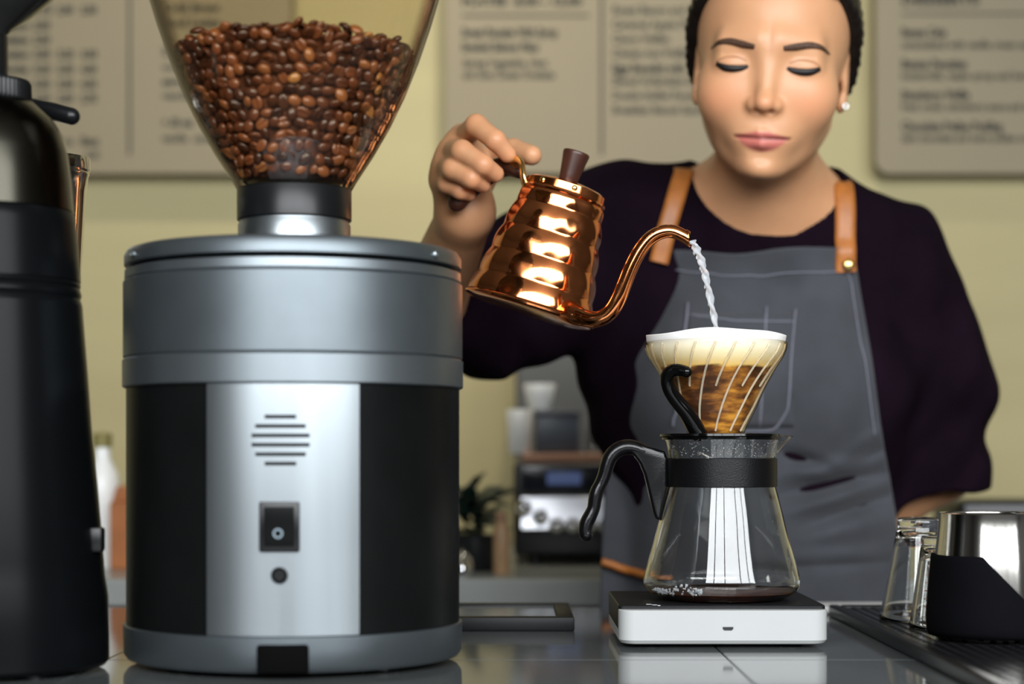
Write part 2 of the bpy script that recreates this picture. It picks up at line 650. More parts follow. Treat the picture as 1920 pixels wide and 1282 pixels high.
def menu_board(label, px0, px1, py1, z_top, dividers, lines, rules=()):
    a = P(px0, py1, BD)
    b = P(px1, py1, BD)
    w, h = b.x - a.x, z_top - a.z
    t = thing('menu_board', label, 'menu board', (a.x + w / 2, BD + 0.03, a.z))
    me = rbox(w, 0.03, h, 0.024, 5, center=(0, 0, 0))
    # flatten: bevel only the four corners seen from the front
    bm = bmesh.new()
    bmesh.ops.create_cube(bm, size=1.0)
    for v in bm.verts:
        v.co = Vector((v.co.x * w, v.co.y * 0.03, v.co.z * h))
    ed = [e for e in bm.edges if abs(e.verts[0].co.y - e.verts[1].co.y) > 0.01]
    bmesh.ops.bevel(bm, geom=ed, offset=0.022, segments=5, profile=0.5, affect='EDGES')
    me = bpy.data.meshes.new('m')
    bm.to_mesh(me)
    bm.free()
    xform(me, (0, -0.015, h / 2))
    link('panel', me, m_board, t, smooth=False)
    for sx in (-1, 1):
        for sz in (0.12, 0.88):
            link('wall_spacer', xform(lathe([(0.0, 0), (0.012, 0), (0.012, 0.015), (0.0, 0.015)], 12), (sx * w * 0.42, 0, h * sz), (-PI / 2, 0, 0)), m_frame, t)

    def loc(px, py):
        q = P(px, py, BD)
        return q.x - t.location.x, q.z - t.location.z
    for (dx, y0, y1) in dividers:
        x, z0 = loc(dx, y1)
        _, z1 = loc(dx, y0)
        link('divider_line', rbox(0.0045, 0.0012, z1 - z0, 0, center=(x, -0.0306, (z0 + z1) / 2)), m_ink, t, smooth=False)
    for (x0, x1, y) in rules:
        xa, z = loc(x0, y)
        xb, _ = loc(x1, y)
        link('rule_line', rbox(xb - xa, 0.0012, 0.003, 0, center=((xa + xb) / 2, -0.0306, z)), m_ink, t, smooth=False)
    for (px, py, s, txt, bold, wpx) in lines:
        cu = bpy.data.curves.new('menu_text', 'FONT')
        cu.body = txt
        cu.size = s / F * BD * 1.38
        cu.offset = 0.0010 if bold else 0.0005
        cu.extrude = 0.0004
        cu.resolution_u = 2
        cu.materials.append(m_ink)
        o = bpy.data.objects.new('menu_text', cu)
        COL.objects.link(o)
        x, z = loc(px, py + s * 0.5)
        bpy.context.view_layer.update()
        me = bpy.data.meshes.new_from_object(o)
        bpy.data.objects.remove(o)
        bpy.data.curves.remove(cu)
        if wpx and len(me.vertices):
            xs_ = [v.co.x for v in me.vertices]
            me.transform(Matrix.Diagonal((wpx / F * BD / max(1e-4, max(xs_) - min(xs_)), 1, 1, 1)))
        xform(me, rot=(PI / 2, 0, 0))
        me.materials.clear()
        o = link('menu_text', me, m_ink, t, smooth=False)
        o.location = (x, -0.0306, z)
    return t


L = []
rows = [(18, '1.75', '2.00', '2.50'), (47, '2.00', None, None), (74, '2.50', None, None), (101, '3.00', '3.25', '3.50'),
        (129, '3.25', '3.50', '4.00'), (157, '2.50', '3.50', '4.50'), (184, '2.25', '2.50', '2.75')]
for y, a, b, c in rows:
    for x, s in ((64, a), (108, b), (152, c)):
        if s:
            L.append((x, y, 15, s, True, 30))
for y, s in ((18, 'Flat White'), (47, 'Espresso'), (74, 'Macchiato'), (101, 'Cappuccino'), (129, 'Cafe Mocha'), (157, 'Hot Chocolate'), (184, 'House Tea')):
    L.append((-44, y, 15, s, True, 98))
L += [(118, 264, 14, 'to', False, 22), (152, 264, 16, 'Box', True, 34), (160, 290, 14, '4.00', False, 26), (-44, 264, 15, 'Beans', True, 60)]
for y, s, b, w in ((14, 'Cold Brew', True, 110), (42, 'Iced Latte', True, 110), (96, '2 for 1', True, 70), (124, 'cold drinks', False, 100),
                   (152, 'served over ice', True, 140), (178, 'vanilla caramel', False, 150), (229, '+ .50 oat', True, 58), (258, 'vanilla  caramel', False, 120)):
    L.append((304, y, 15, s, b, w))
menu_board('cream price list board with columns of prices behind the dark grinder', -60, 546, 325, 1.5, [(243, -300, 290)], L)

L = [(866, 2, 15, 'PLATES  8.00 - 12.00', True, 225),
     (866, 60, 17, 'Sweet Pancake With Syrup', True, 180), (866, 87, 17, 'Smoked Salmon Plate', True, 144),
     (868, 117, 16, 'Spring Vegetable, Ham', False, 158), (868, 139, 16, 'and Goat Cheese Omelette', False, 172),
     (1148, 18, 16, 'Roast Bacon and Chive', False, 190), (1148, 45, 16, 'Caramel Apple Pie Tart', False, 190), (1148, 72, 16, 'Cherry Waffles', False, 106),
     (1148, 99, 16, 'Chicken And Waffles', False, 148), (1148, 127, 17, 'Eggs Benedict with', True, 136), (1148, 151, 16, 'Shaved Hollandaise Sauce', False, 180),
     (1148, 178, 16, 'Double Stuffed Pancake', False, 170), (1148, 205, 16, 'Breakfast Biscuit Sandwich', False, 200)]
menu_board('cream food menu board between the silver grinder and the barista', 836, 1424, 325, 1.5, [(1128, -300, 290)], L, [(866, 1104, 29)])

L = [(1690, 0, 18, 'DESSERTS', True, 145),
     (1690, 60, 17, 'Banana Cake', True, 84), (1690, 83, 15, 'caramelised with vanilla cream sauce', False, 260),
     (1690, 119, 18, 'Banana Pancakes', True, 122), (1690, 141, 15, 'buttermilk, maple syrup and berries', False, 260),
     (1690, 177, 18, 'Strawberry Waffle', True, 128), (1690, 199, 15, 'fresh cream, strawberry sauce and mint', False, 260),
     (1690, 236, 18, 'Chocolate Praline Pudding', True, 190), (1690, 258, 15, 'dark chocolate and warm praline cream', False, 260)]
menu_board('cream dessert menu board to the side of the dark haired barista', 1642, 2230, 325, 1.5, [], L, [(1690, 2180, 26)])

# ================================================================== silver grinder
m_alu = mat('brushed_aluminium', (0.33, 0.365, 0.385), rough=0.34, metal=1.0, noise=0.05, nscale=40, nrough=0.05, stretch=(1, 1, 0.05))
m_alu_dark = mat('grey_cast_metal', (0.130, 0.150, 0.162), rough=0.42, metal=0.85, noise=0.06, nscale=30)
m_alu_mid = mat('satin_aluminium', (0.19, 0.215, 0.230), rough=0.42, metal=0.9, noise=0.05, nscale=40, stretch=(1, 1, 0.05))
m_black_panel = mat('black_panel', (0.004, 0.0045, 0.0045), rough=0.36, noise=0.15, nscale=20, spec=0.12)
m_black_pl = mat('black_plastic', (0.005, 0.0055, 0.006), rough=0.32, spec=0.35, noise=0.1, nscale=30)
m_black_deep = mat('black_recess', (0.002, 0.002, 0.002), rough=0.8, spec=0.04, noise=0.1)
m_grey_mark = mat('grey_print', (0.22, 0.28, 0.32), rough=0.5, noise=0.05)

GA = P(552, 850, 1.31)
gr = thing('coffee_grinder', 'silver electric coffee grinder with clear bean hopper and black side panels', 'grinder', (GA.x, GA.y, 0))
R = 0.1213
FA = -PI / 2 + math.radians(3.0)       # direction of the front panel


def ring(name, prof, m, segs=96, parent=gr, **k):
    return link(name, lathe(prof, segs, close='loop', **k), m, parent, angle=35)


ring('base_ring', [(0.02, 0.004), (R - 0.006, 0.004), (R - 0.003, 0.0045), (R - 0.0005, 0.008), (R, 0.028), (R - 0.001, 0.0285), (0.02, 0.0285)], m_alu_dark)
for k in range(4):
    a = PI / 4 + k * PI / 2
    link('foot', xform(lathe([(0, 0), (0.012, 0), (0.0125, 0.001), (0.0125, 0.0045), (0, 0.0045)], 16), (math.cos(a) * 0.095, math.sin(a) * 0.095, 0)), m_black_pl, gr)
RI = R - 0.0022
ring('inner_drum', [(0.02, 0.0285), (RI - 0.004, 0.0285), (RI - 0.004, 0.196), (0.02, 0.196)], m_black_deep)
half = math.radians(24.6)


def arc_panel(name, a0, a1, r0, r1, z0, z1, m, segs=40, parent=gr):
    return link(name, lathe([(r0, z0), (r1 - 0.0006, z0), (r1, z0 + 0.0006), (r1, z1 - 0.0006), (r1 - 0.0006, z1), (r0, z1)], segs, a0, a1, close='loop'), m, parent, angle=35)


fp = arc_panel('front_panel', FA - half, FA + half, RI - 0.004, RI + 0.0016, 0.0285, 0.1955, m_alu)
arc_panel('side_panel', FA + half + 0.004, FA + PI - 0.5, RI - 0.004, RI, 0.0285, 0.1955, m_black_panel)
arc_panel('side_panel', FA - PI + 0.5, FA - half - 0.004, RI - 0.004, RI, 0.0285, 0.1955, m_black_panel)
arc_panel('rear_panel', FA + PI - 0.496, FA + PI + 0.496, RI - 0.004, RI + 0.001, 0.0285, 0.1955, m_alu)
ring('lower_collar', [(0.03, 0.1955), (R - 0.0006, 0.1955), (R + 0.0006, 0.1965), (R + 0.0006, 0.2150), (R - 0.0004, 0.2156), (R - 0.0010, 0.2165), (0.03, 0.2165)], m_alu_mid)
ring('upper_housing', [(0.03, 0.2165), (R - 0.0012, 0.2165), (R, 0.2172), (R, 0.2700), (R - 0.0008, 0.2706), (R - 0.0020, 0.2712), (0.03, 0.2712)], m_alu_dark)
ring('trim_ring', [(0.03, 0.2712), (R - 0.0022, 0.2712), (R - 0.0010, 0.2722), (R - 0.0012, 0.2782), (R - 0.0035, 0.2790), (0.03, 0.2790)], m_alu_mid)
ring('shadow_gap', [(0.03, 0.2790), (R - 0.0065, 0.2790), (R - 0.0065, 0.2812), (0.03, 0.2812)], m_black_deep)
ring('top_lid', [(0.03, 0.2812), (R - 0.0022, 0.2812), (R - 0.0008, 0.2820), (R - 0.0008, 0.2890), (R - 0.0030, 0.2925), (R - 0.0075, 0.2940), (0.03, 0.2945)], m_alu_dark)
# screw on the lid, right of the middle
a = FA + math.radians(57)
sc_ = Vector((math.cos(a), math.sin(a), 0)) * (R - 0.0012)
o = link('lid_screw', lathe([(0, 0), (0.0030, 0), (0.0030, 0.0014), (0.0022, 0.0022), (0.0012, 0.0022), (0.0010, 0.0012), (0, 0.0012)], 16), m_alu, gr)
o.location = (sc_.x, sc_.y, 0.2862)
o.rotation_euler = (0, PI / 2, a)
a = FA - math.radians(62)
o = link('lid_screw', bpy.data.meshes[o.data.name], None, gr, smooth=False)
o.location = (math.cos(a) * (R - 0.0012), math.sin(a) * (R - 0.0012), 0.2862)
o.rotation_euler = (0, PI / 2, a)
# hinge bracket on top of the lid
link('lid_clip', rbox(0.03, 0.02, 0.008, 0.003, center=(-0.048, -0.03, 0.2975)), m_black_pl, gr)
ring('hopper_neck', [(0.02, 0.2945), (0.0405, 0.2945), (0.0405, 0.3135), (0.0395, 0.3150), (0.0395, 0.319), (0.02, 0.319)], m_alu, 64)
ring('hopper_collar', [(0.030, 0.319), (0.0405, 0.3165), (0.0412, 0.3172), (0.0412, 0.3385), (0.0405, 0.3395), (0.034, 0.3400), (0.030, 0.3395)], m_black_pl, 64)


def on_panel(o, dx, z, lift=0.0):
    """place a flat part on the curved front panel, dx metres along the arc"""
    a = FA + dx / RI
    r = RI + 0.0016 + lift
    o.location = (math.cos(a) * r, math.sin(a) * r, z)
    o.rotation_euler = (0, 0, a + PI / 2)
    return o


# vent: six curved slots
zc = 0.149 + (850 - 825) * 0.35e-3
for k, wpx in enumerate((58, 93, 107, 107, 93, 58)):
    z = zc + (2.5 - k) * 17.6 * 0.35e-3
    w = wpx * 0.35e-3
    arc_panel('vent_slot', FA - 0.001 / RI - w / 2 / RI, FA - 0.001 / RI + w / 2 / RI, RI, RI + 0.0021, z - 0.0013, z + 0.0013, m_black_deep, 8, fp)
# rocker switch
sw = link('power_switch', rbox(0.0265, 0.004, 0.033, 0.0012, 2), m_black_pl, gr)
on_panel(sw, -0.0016, 0.149 + (850 - 987) * 0.35e-3, 0.0008)
rk = link('rocker', prism([(-0.0098, -0.013), (0.0098, -0.013), (0.0098, 0.013), (-0.0098, 0.013)], 0.004, 0.001), m_black_panel, sw)
rk.location = (0, -0.0022, 0)
rk.rotation_euler = (math.radians(7), 0, 0)
o = link('on_mark', rbox(0.0012, 0.0004, 0.006, 0, center=(0, -0.0042, 0.006)), m_grey_mark, sw, smooth=False)
o = link('off_mark', xform(lathe([(0.0022, 0), (0.0033, 0), (0.0033, 0.0005), (0.0022, 0.0005)], 20, close='loop'), (-0.0005, -0.0048, -0.0042), (PI / 2 + 0.12, 0, 0)), m_grey_mark, sw)
kn = link('reset_button', lathe([(0, 0), (0.0055, 0), (0.0055, 0.002), (0.0042, 0.003), (0.0036, 0.0018), (0, 0.0018)], 24), m_black_pl, gr)
on_panel(kn, -0.0016, 0.149 + (850 - 1078) * 0.35e-3)
kn.rotation_euler = (PI / 2, 0, FA + PI / 2)
pk = link('cable_socket', rbox(0.034, 0.01, 0.019, 0.002, 2), m_black_deep, gr)
a = FA + 0.0005 / R
pk.location = (math.cos(a) * (R - 0.003), math.sin(a) * (R - 0.003), 0.0140)
pk.rotation_euler = (0, 0, a + PI / 2)

# ---- hopper
HOP = [(0.0395, 0.336), (0.0450, 0.3455), (0.0570, 0.3640), (0.0690, 0.3850), (0.0800, 0.4080), (0.0900, 0.4330), (0.0985, 0.4580), (0.1045, 0.4780), (0.1095, 0.5000), (0.1125, 0.5250), (0.1135, 0.5550)]


def hop_r(z):
    for (r0, z0), (r1, z1) in zip(HOP, HOP[1:]):
        if z <= z1:
            return r0 + (r1 - r0) * (z - z0) / (z1 - z0)
    return HOP[-1][0]


m_hopper = thin_clear('smoky_clear_plastic', (0.955, 0.93, 0.87), rough=0.015, ior=1.5, edge=(0.16, 0.06, 0.02))
hp = link('bean_hopper', lathe([(r, z) for r, z in HOP] + [(r - 0.0022, z) for r, z in HOP[::-1]], 96, close='loop'), m_hopper, gr, angle=60)
m_hedge = mat('hopper_rim_plastic', (0.05, 0.03, 0.02), rough=0.2, noise=0.1)
link('hopper_lid', lathe([(0, 0.5545), (0.116, 0.5545), (0.118, 0.556), (0.118, 0.568), (0.113, 0.574), (0, 0.577)], 64), m_black_pl, gr)
# hopper shut-off gate seen through the front of the funnel
gz = [(0.0395, 0.342), (0.0455, 0.352), (0.0505, 0.360), (0.0525, 0.3640)]
link('hopper_gate', lathe([(r - 0.0028, z) for r, z in gz] + [(r - 0.0034, z) for r, z in gz[::-1]], 16, FA - 0.42, FA + 0.30, close='loop'), thin_clear('gate_plastic', (0.92, 0.91, 0.93), rough=0.35, ior=1.5, haze=0.05, haze_col=(0.5, 0.5, 0.65)), gr, angle=60)

# ================================================================== coffee beans
def bean_mesh(L_=0.0106, W_=0.0081, T_=0.0056):
    U, Vn = 14, 9
    V, Fc = [], []
    for i in range(U):
        a = 2 * PI * i / U
        for j in range(Vn):
            b = -PI / 2 + PI * j / (Vn - 1)
            x = math.cos(a) * math.cos(b)
            y = math.sin(a) * math.cos(b)
            z = math.sin(b)
            zz = z * (1.0 if z > 0 else 0.55)
            if z < 0.35 and z < 0:
                zz += 0.38 * math.exp(-(y / 0.16) ** 2) * (1 - x * x)
            V.append((x * L_ / 2, y * W_ / 2, zz * T_ / 2))
    for i in range(U):
        i2 = (i + 1) % U
        for j in range(Vn - 1):
            Fc.append((i * Vn + j, i2 * Vn + j, i2 * Vn + j + 1, i * Vn + j + 1))
    me = mesh(V, Fc)
    bm = bmesh.new()
    bm.from_mesh(me)
    bmesh.ops.remove_doubles(bm, verts=bm.verts, dist=1e-6)
    bmesh.ops.recalc_face_normals(bm, faces=bm.faces)
    bm.to_mesh(me)
    bm.free()
    me.shade_smooth()
    return me


def bean_mat():
    m = mat('roasted_bean', (0.16, 0.055, 0.022), rough=0.33, noise=0.3, nscale=300, coat=0.2)
    nt = m.node_tree
    b = nt.nodes['Principled BSDF']
    oi = nt.nodes.new('ShaderNodeObjectInfo')
    rp = nt.nodes.new('ShaderNodeValToRGB')
    e = rp.color_ramp.elements
    e[0].position, e[0].color = 0.0, (0.035, 0.011, 0.005, 1)
    e[1].position, e[1].color = 1.0, (0.36, 0.16, 0.045, 1)
    for p_, c_ in ((0.45, (0.085, 0.025, 0.010, 1)), (0.8, (0.18, 0.056, 0.020, 1)), (0.95, (0.25, 0.09, 0.03, 1))):
        n = e.new(p_)
        n.color = c_
    nt.links.new(oi.outputs['Random'], rp.inputs[0])
    nt.links.new(rp.outputs[0], b.inputs['Base Color'])
    return m


m_bean = bean_mat()
bmesh_ = bean_mesh()
bmesh_.materials.append(m_bean)
LEVEL = 0.4335
rng = random.Random(11)
front, rest = [], []
# beans lie against the funnel wall in rings, staggered; the front half faces the lens
z = 0.349
row = 0
while z < LEVEL + 0.004:
    r = hop_r(min(z, LEVEL)) - 0.0068
    n = int(2 * PI * r / 0.0088)
    for k in range(n):
        a = -PI / 2 + 2 * PI * (k + 0.5 * (row % 2) + rng.uniform(-0.2, 0.2)) / n
        rr = r - rng.uniform(0, 0.0016)
        zz = z + rng.uniform(-0.0013, 0.0013)
        p = Vector((math.cos(a) * rr, math.sin(a) * rr, zz))
        nrm = Vector((math.cos(a) * 0.85, math.sin(a) * 0.85, -0.5)).normalized()
        q = nrm.to_track_quat('Z', 'Y') if rng.random() < 0.62 else (-nrm).to_track_quat('Z', 'Y')
        from mathutils import Quaternion, Euler
        q = q @ Quaternion((0, 0, 1), rng.uniform(0, 2 * PI)) @ Euler((rng.uniform(-0.5, 0.5), rng.uniform(-0.5, 0.5), 0)).to_quaternion()
        fr = -math.sin(a + 0.12)
        (front if fr > 0.12 else rest).append((fr, p, q, rng.uniform(0.9, 1.12)))
    z += 0.0070
    row += 1
# domed top layer
rr0 = hop_r(LEVEL) - 0.008
for ringn in range(8):
    r = rr0 * (1 - ringn / 8)
    n = max(1, int(2 * PI * r / 0.0085))
    for k in range(n):
        a = 2 * PI * (k + rng.random() * 0.5) / n
        p = Vector((math.cos(a) * r, math.sin(a) * r, LEVEL + 0.004 + 0.006 * (1 - (r / rr0) ** 2) + rng.uniform(-0.002, 0.0035)))
        q = Euler((rng.uniform(-0.6, 0.6) + (PI if rng.random() < 0.4 else 0), rng.uniform(-0.6, 0.6), rng.uniform(0, 6.28))).to_quaternion()
        fr = -math.sin(a + 0.12)
        ((front if (ringn == 0 and fr > 0.1) else rest)).append((fr, p, q, rng.uniform(0.9, 1.12)))
front.sort(key=lambda t: -t[0])
rest += front[300:]
front = front[:300]
gloc = Vector(gr.location)
for fr, p, q, s in front:
    o = bpy.data.objects.new('coffee_bean', bmesh_)
    COL.objects.link(o)
    o.location = gloc + p
    o.rotation_mode = 'QUATERNION'
    o.rotation_quaternion = q
    o.scale = (s, s * rng.uniform(0.92, 1.06), s)
    tag(o, 'roasted brown coffee bean lying against the clear wall of the grinder hopper', 'coffee bean', 'beans in the hopper')
bm = bmesh.new()
for fr, p, q, s in rest:
    me = bmesh_.copy()
    me.transform(Matrix.Translation(p) @ q.to_matrix().to_4x4() @ Matrix.Scale(s, 4))
    bm.from_mesh(me)
    bpy.data.meshes.remove(me)
# beans filling the inside, packed out of sight
core = lathe([(0.0, 0.3445)] + [(max(0.001, hop_r(zz) - 0.0105), zz) for zz in np.linspace(0.3445, LEVEL - 0.001, 12)] + [(0.0, LEVEL + 0.004)], 48,
             rfun=lambda r, z, a: r + 0.0012 * math.sin(a * 23 + z * 900) + 0.0012 * math.sin(a * 17 - z * 1300))
bm.from_mesh(core)
me = bpy.data.meshes.new('m')
bm.to_mesh(me)
bm.free()
m_bean_dark = mat('roasted_bean_mass', (0.09, 0.03, 0.013), rough=0.4, noise=0.5, nscale=180, bump=1.0, bscale=150)
o = link('coffee_beans', me, m_bean_dark, None, angle=0)
o.location = gloc
tag(o, 'mass of roasted coffee beans filling the middle of the clear hopper', 'coffee beans', kind='stuff')

# ================================================================== scale, carafe, dripper
m_white_pl = mat('white_plastic', (0.40, 0.41, 0.405), rough=0.32, noise=0.02, nscale=20)
m_pad = mat('black_rubber_pad', (0.005, 0.0055, 0.0065), rough=0.45, spec=0.3, noise=0.2, nscale=120)
m_screen = mat('dark_port', (0.01, 0.01, 0.012), rough=0.4, noise=0.1)
SX0, SX1, SY0, SY1 = 0.0819, 0.2424, 1.385, 1.545
scx, scy = (SX0 + SX1) / 2, (SY0 + SY1) / 2
sw_, sd_ = SX1 - SX0, SY1 - SY0
sc = thing('coffee_scale', 'slim white coffee scale with black top standing on the stone counter', 'scale', (scx, scy, 0))


def rrect(w, d, r, n=6):
    out = []
    for cxx, cyy, a0 in ((w / 2 - r, d / 2 - r, 0), (-w / 2 + r, d / 2 - r, PI / 2), (-w / 2 + r, -d / 2 + r, PI), (w / 2 - r, -d / 2 + r, 1.5 * PI)):
        for i in range(n + 1):
            a = a0 + PI / 2 * i / n
            out.append((cxx + r * math.cos(a), cyy + r * math.sin(a)))
    return out


def stack(layers):
    """loft of closed (x, y) outlines at heights: [(outline, z)], capped"""
    n = len(layers[0][0])
    V, Fc = [], []
    for pts, z in layers:
        V += [(x, y, z) for x, y in pts]
    for j in range(len(layers) - 1):
        for i in range(n):
            i2 = (i + 1) % n
            Fc.append((j * n + i, j * n + i2, (j + 1) * n + i2, (j + 1) * n + i))
    Fc.append(tuple(range(n))[::-1])
    Fc.append(tuple((len(layers) - 1) * n + i for i in range(n)))
    return fix_normals(mesh(V, Fc))


def off(pts, dx, dy):
    return [(x + dx, y + dy) for x, y in pts]


base_me = stack([(rrect(sw_ - 0.012, sd_ - 0.012, 0.009), 0.0025), (rrect(sw_ - 0.004, sd_ - 0.004, 0.011), 0.0036), (rrect(sw_, sd_, 0.012), 0.0062), (rrect(sw_, sd_, 0.012), 0.0130)])
yc = -sd_ / 2 + 0.013
lip = [(x, min(y, yc)) for x, y in rrect(sw_, sd_, 0.012)]
lip2 = [(x * 0.993, min(y + 0.0006, yc - 0.0006)) for x, y in lip]
lip_me = stack([(lip, 0.0130), (lip, 0.0285), (lip2, 0.0292)])
link('body', join_meshes([base_me, lip_me]), m_white_pl, sc, angle=30)
pad0 = off(rrect(sw_ - 0.0005, sd_ - 0.0140, 0.004), 0, 0.0070)
pad1 = off(rrect(sw_ - 0.0020, sd_ - 0.0155, 0.004), 0, 0.0070)
link('top_plate', stack([(pad0, 0.0131), (pad0, 0.0312), (pad1, 0.0320)]), m_pad, sc, angle=30)
link('charging_port', prism([(-0.004, 0.0012), (0.004, 0.0012), (0.004, -0.0002), (0.0028, -0.0013), (-0.0028, -0.0013), (-0.004, -0.0002)], 0.0012), m_screen, sc, smooth=False).location = (P(1365, 1178, 1.385).x - scx, -sd_ / 2 - 0.0001, P(1365, 1178, 1.385).z)
for fx in (-1, 1):
    for fy in (-1, 1):
        link('foot', xform(lathe([(0, 0), (0.008, 0), (0.0085, 0.001), (0.0085, 0.003), (0, 0.003)], 16), (fx * 0.055, fy * 0.055, 0)), m_black_pl, sc)
m_led = mat('white_print', (0.75, 0.78, 0.8), rough=0.5, noise=0.02)
for lx, ly, lw in ((-0.056, -0.058, 0.004), (-0.052, -0.064, 0.004), (-0.049, -0.069, 0.002)):
    link('display_mark', rbox(lw, 0.0012, 0.0003, 0, center=(lx, ly, 0.03205)), m_led, sc, smooth=False)

# ---- carafe ------------------------------------------------------
PX = 0.4294e-3
CA = P(1353, 850, 1.46)
PADZ = 0.0320


def zz(py):
    return CZ + (HOR - py) * PX


m_glass = mat('clear_glass', (0.96, 0.97, 0.95), rough=0.0, trans=1.0, ior=1.47, spec=0.5)
m_band = mat('black_band', (0.003, 0.003, 0.0035), rough=0.38, spec=0.28, noise=0.1, nscale=60, bump=0.12, bscale=900)
cf = thing('glass_carafe', 'glass coffee carafe with black band and wavy handle on the scale', 'carafe', (CA.x, CA.y, PADZ))
outer = [(0.0, 0.0006), (0.043, 0.0004), (0.0500, 0.0014), (0.0575, 0.0050), (0.0618, 0.0100), (0.0628, 0.0150), (0.0615, 0.0225), (0.0530, zz(1000) - PADZ),
         (0.0478, zz(950) - PADZ), (0.0434, zz(912) - PADZ), (0.0424, zz(900) - PADZ), (0.0422, zz(866) - PADZ), (0.0426, zz(856) - PADZ), (0.0442, zz(838) - PADZ), (0.0458, zz(824) - PADZ), (0.0462, zz(818) - PADZ)]
oc = [np.array(v) for v in catmull(outer, 4)]
T = 0.0019
inner = []
for i, v in enumerate(oc):
    t = oc[min(i + 1, len(oc) - 1)] - oc[max(i - 1, 0)]
    nrm = np.array([-t[1], t[0]]) / (np.hypot(*t) + 1e-9)
    w = v + nrm * T
    inner.append((max(0.0, w[0]), w[1]))


def spout(r, z, a):
    """pouring lip: pulls the rim outwards on the +X side"""
    k = max(0.0, (z - (zz(862) - PADZ)) / (zz(818) - zz(862)))
    s = math.exp(-((a if a < PI else a - 2 * PI) / 0.20) ** 2)
    return r + s * 0.0115 * min(1, k) ** 1.4


prof = [(float(a), float(b)) for a, b in oc] + [(inner[-1][0] + 0.0009, oc[-1][1] + 0.0007)] + inner[::-1]
link('glass_body', lathe(prof, 96, rfun=spout), m_glass, cf, angle=0)
zb0, zb1 = zz(912) - PADZ, zz(859) - PADZ
link('band', lathe([(0.0437, zb0), (0.0444, zb0 + 0.0005), (0.0444, zb1 - 0.0005), (0.0437, zb1), (0.0427, zb1), (0.0427, zb0 + 0.006), (0.0434, zb0)], 96, close='loop'), m_band, cf, angle=35)
# handle: gusset plate and sinuous grip, built in the picture plane through the axis
Cp = lambda px, py: ((px - 1353) * PX, zz(py) - PADZ)
plate = [Cp(1186, 829), Cp(1208, 834), Cp(1246, 846), Cp(1251.5, 860), Cp(1251.5, 912), Cp(1246, 938), Cp(1240, 970), Cp(1234, 974.5), Cp(1228, 971), Cp(1224, 960), Cp(1213, 912), Cp(1207, 888), Cp(1199, 869), Cp(1189, 855), Cp(1180, 848)]
h1 = prism(plate, 0.0125, 0.0028, 3)
grip_px = [(1205, 845), (1188, 839), (1172, 838), (1157, 844), (1145, 856), (1138, 873), (1133, 891), (1126, 907), (1119, 921), (1115.5, 937), (1113, 952), (1107, 966), (1100, 980), (1097.5, 994), (1099, 1002)]
gp = catmull([(Cp(x, y)[0], 0, Cp(x, y)[1]) for x, y in grip_px], 5)
gr_r = np.interp(np.linspace(0, 1, len(gp)), [0, 0.12, 0.35, 0.5, 0.6, 0.72, 0.82, 0.93, 1], [0.0058, 0.0064, 0.0058, 0.0052, 0.0056, 0.0052, 0.0057, 0.0056, 0.0056])
h2 = tube(gp, gr_r, 20, round_caps=True, flat=(1.15, 1.0), up=None)
m_handle = mat('black_handle', (0.003, 0.003, 0.0035), rough=0.24, spec=0.4, noise=0.1, nscale=50, bump=0.05, bscale=700)
link('handle', join_meshes([h1, h2]), m_handle, cf, angle=50)

# coffee collected in the carafe and the froth at its edge
m_brew = mat('brewed_coffee', (0.10, 0.028, 0.008), rough=0.03, noise=0.1, nscale=40, spec=0.6)
cofz = 0.0068
prof = [(0.0, 0.0027)] + [(float(a) - 0.0004, float(b)) for a, b in inner if 0.0025 < b < cofz and a > 0.02] + [(0.0586, cofz), (0.0575, cofz + 0.0001), (0.0, cofz)]
o = link('brewed_coffee', lathe(prof, 64), m_brew, None, angle=35)
o.location = cf.location
tag(o, 'shallow pool of dark brewed coffee in the bottom of the carafe', 'coffee')
m_bub = mat('bubble_film', (0.80, 0.83, 0.9), rough=0.12, trans=0.35, ior=1.2, noise=0.03)
V = []
bm = bmesh.new()
for k in range(95):
    u = rng.random()
    a = PI + 0.18 + u * 1.02
    r = 0.0575 - rng.random() ** 1.5 * 0.006
    h = cofz + rng.random() * (0.002 + 0.0055 * math.exp(-((u - 0.72) / 0.25) ** 2))
    s = rng.uniform(0.0006, 0.0014)
    bmesh.ops.create_icosphere(bm, subdivisions=1, radius=s, matrix=Matrix.Translation((math.cos(a) * r, math.sin(a) * r, h)))
me = bpy.data.meshes.new('m')
bm.to_mesh(me)
bm.free()
o = link('coffee_froth', me, m_bub, None, angle=0)
o.location = cf.location
tag(o, 'cluster of pale bubbles on the coffee at the carafe wall', 'froth', kind='stuff')
# droplets clinging inside the glass neck
bm = bmesh.new()
for k in range(260):
    a = -PI / 2 + rng.gauss(0, 0.75)
    z = rng.uniform(zz(857), zz(824)) - PADZ
    r = np.interp(z, [zz(857) - PADZ, zz(838) - PADZ, zz(824) - PADZ], [0.0426, 0.0442, 0.0458]) - T
    bmesh.ops.create_icosphere(bm, subdivisions=1, radius=rng.uniform(0.00025, 0.0007), matrix=Matrix.Translation((math.cos(a) * r, math.sin(a) * r, z)))
me = bpy.data.meshes.new('m')
bm.to_mesh(me)
bm.free()
o = link('condensation', me, mat('water_drop', (0.9, 0.9, 0.9), rough=0.02, trans=0.9, ior=1.33), None, angle=0)
o.location = cf.location
tag(o, 'fine droplets of condensation inside the carafe neck', 'droplets', kind='stuff')

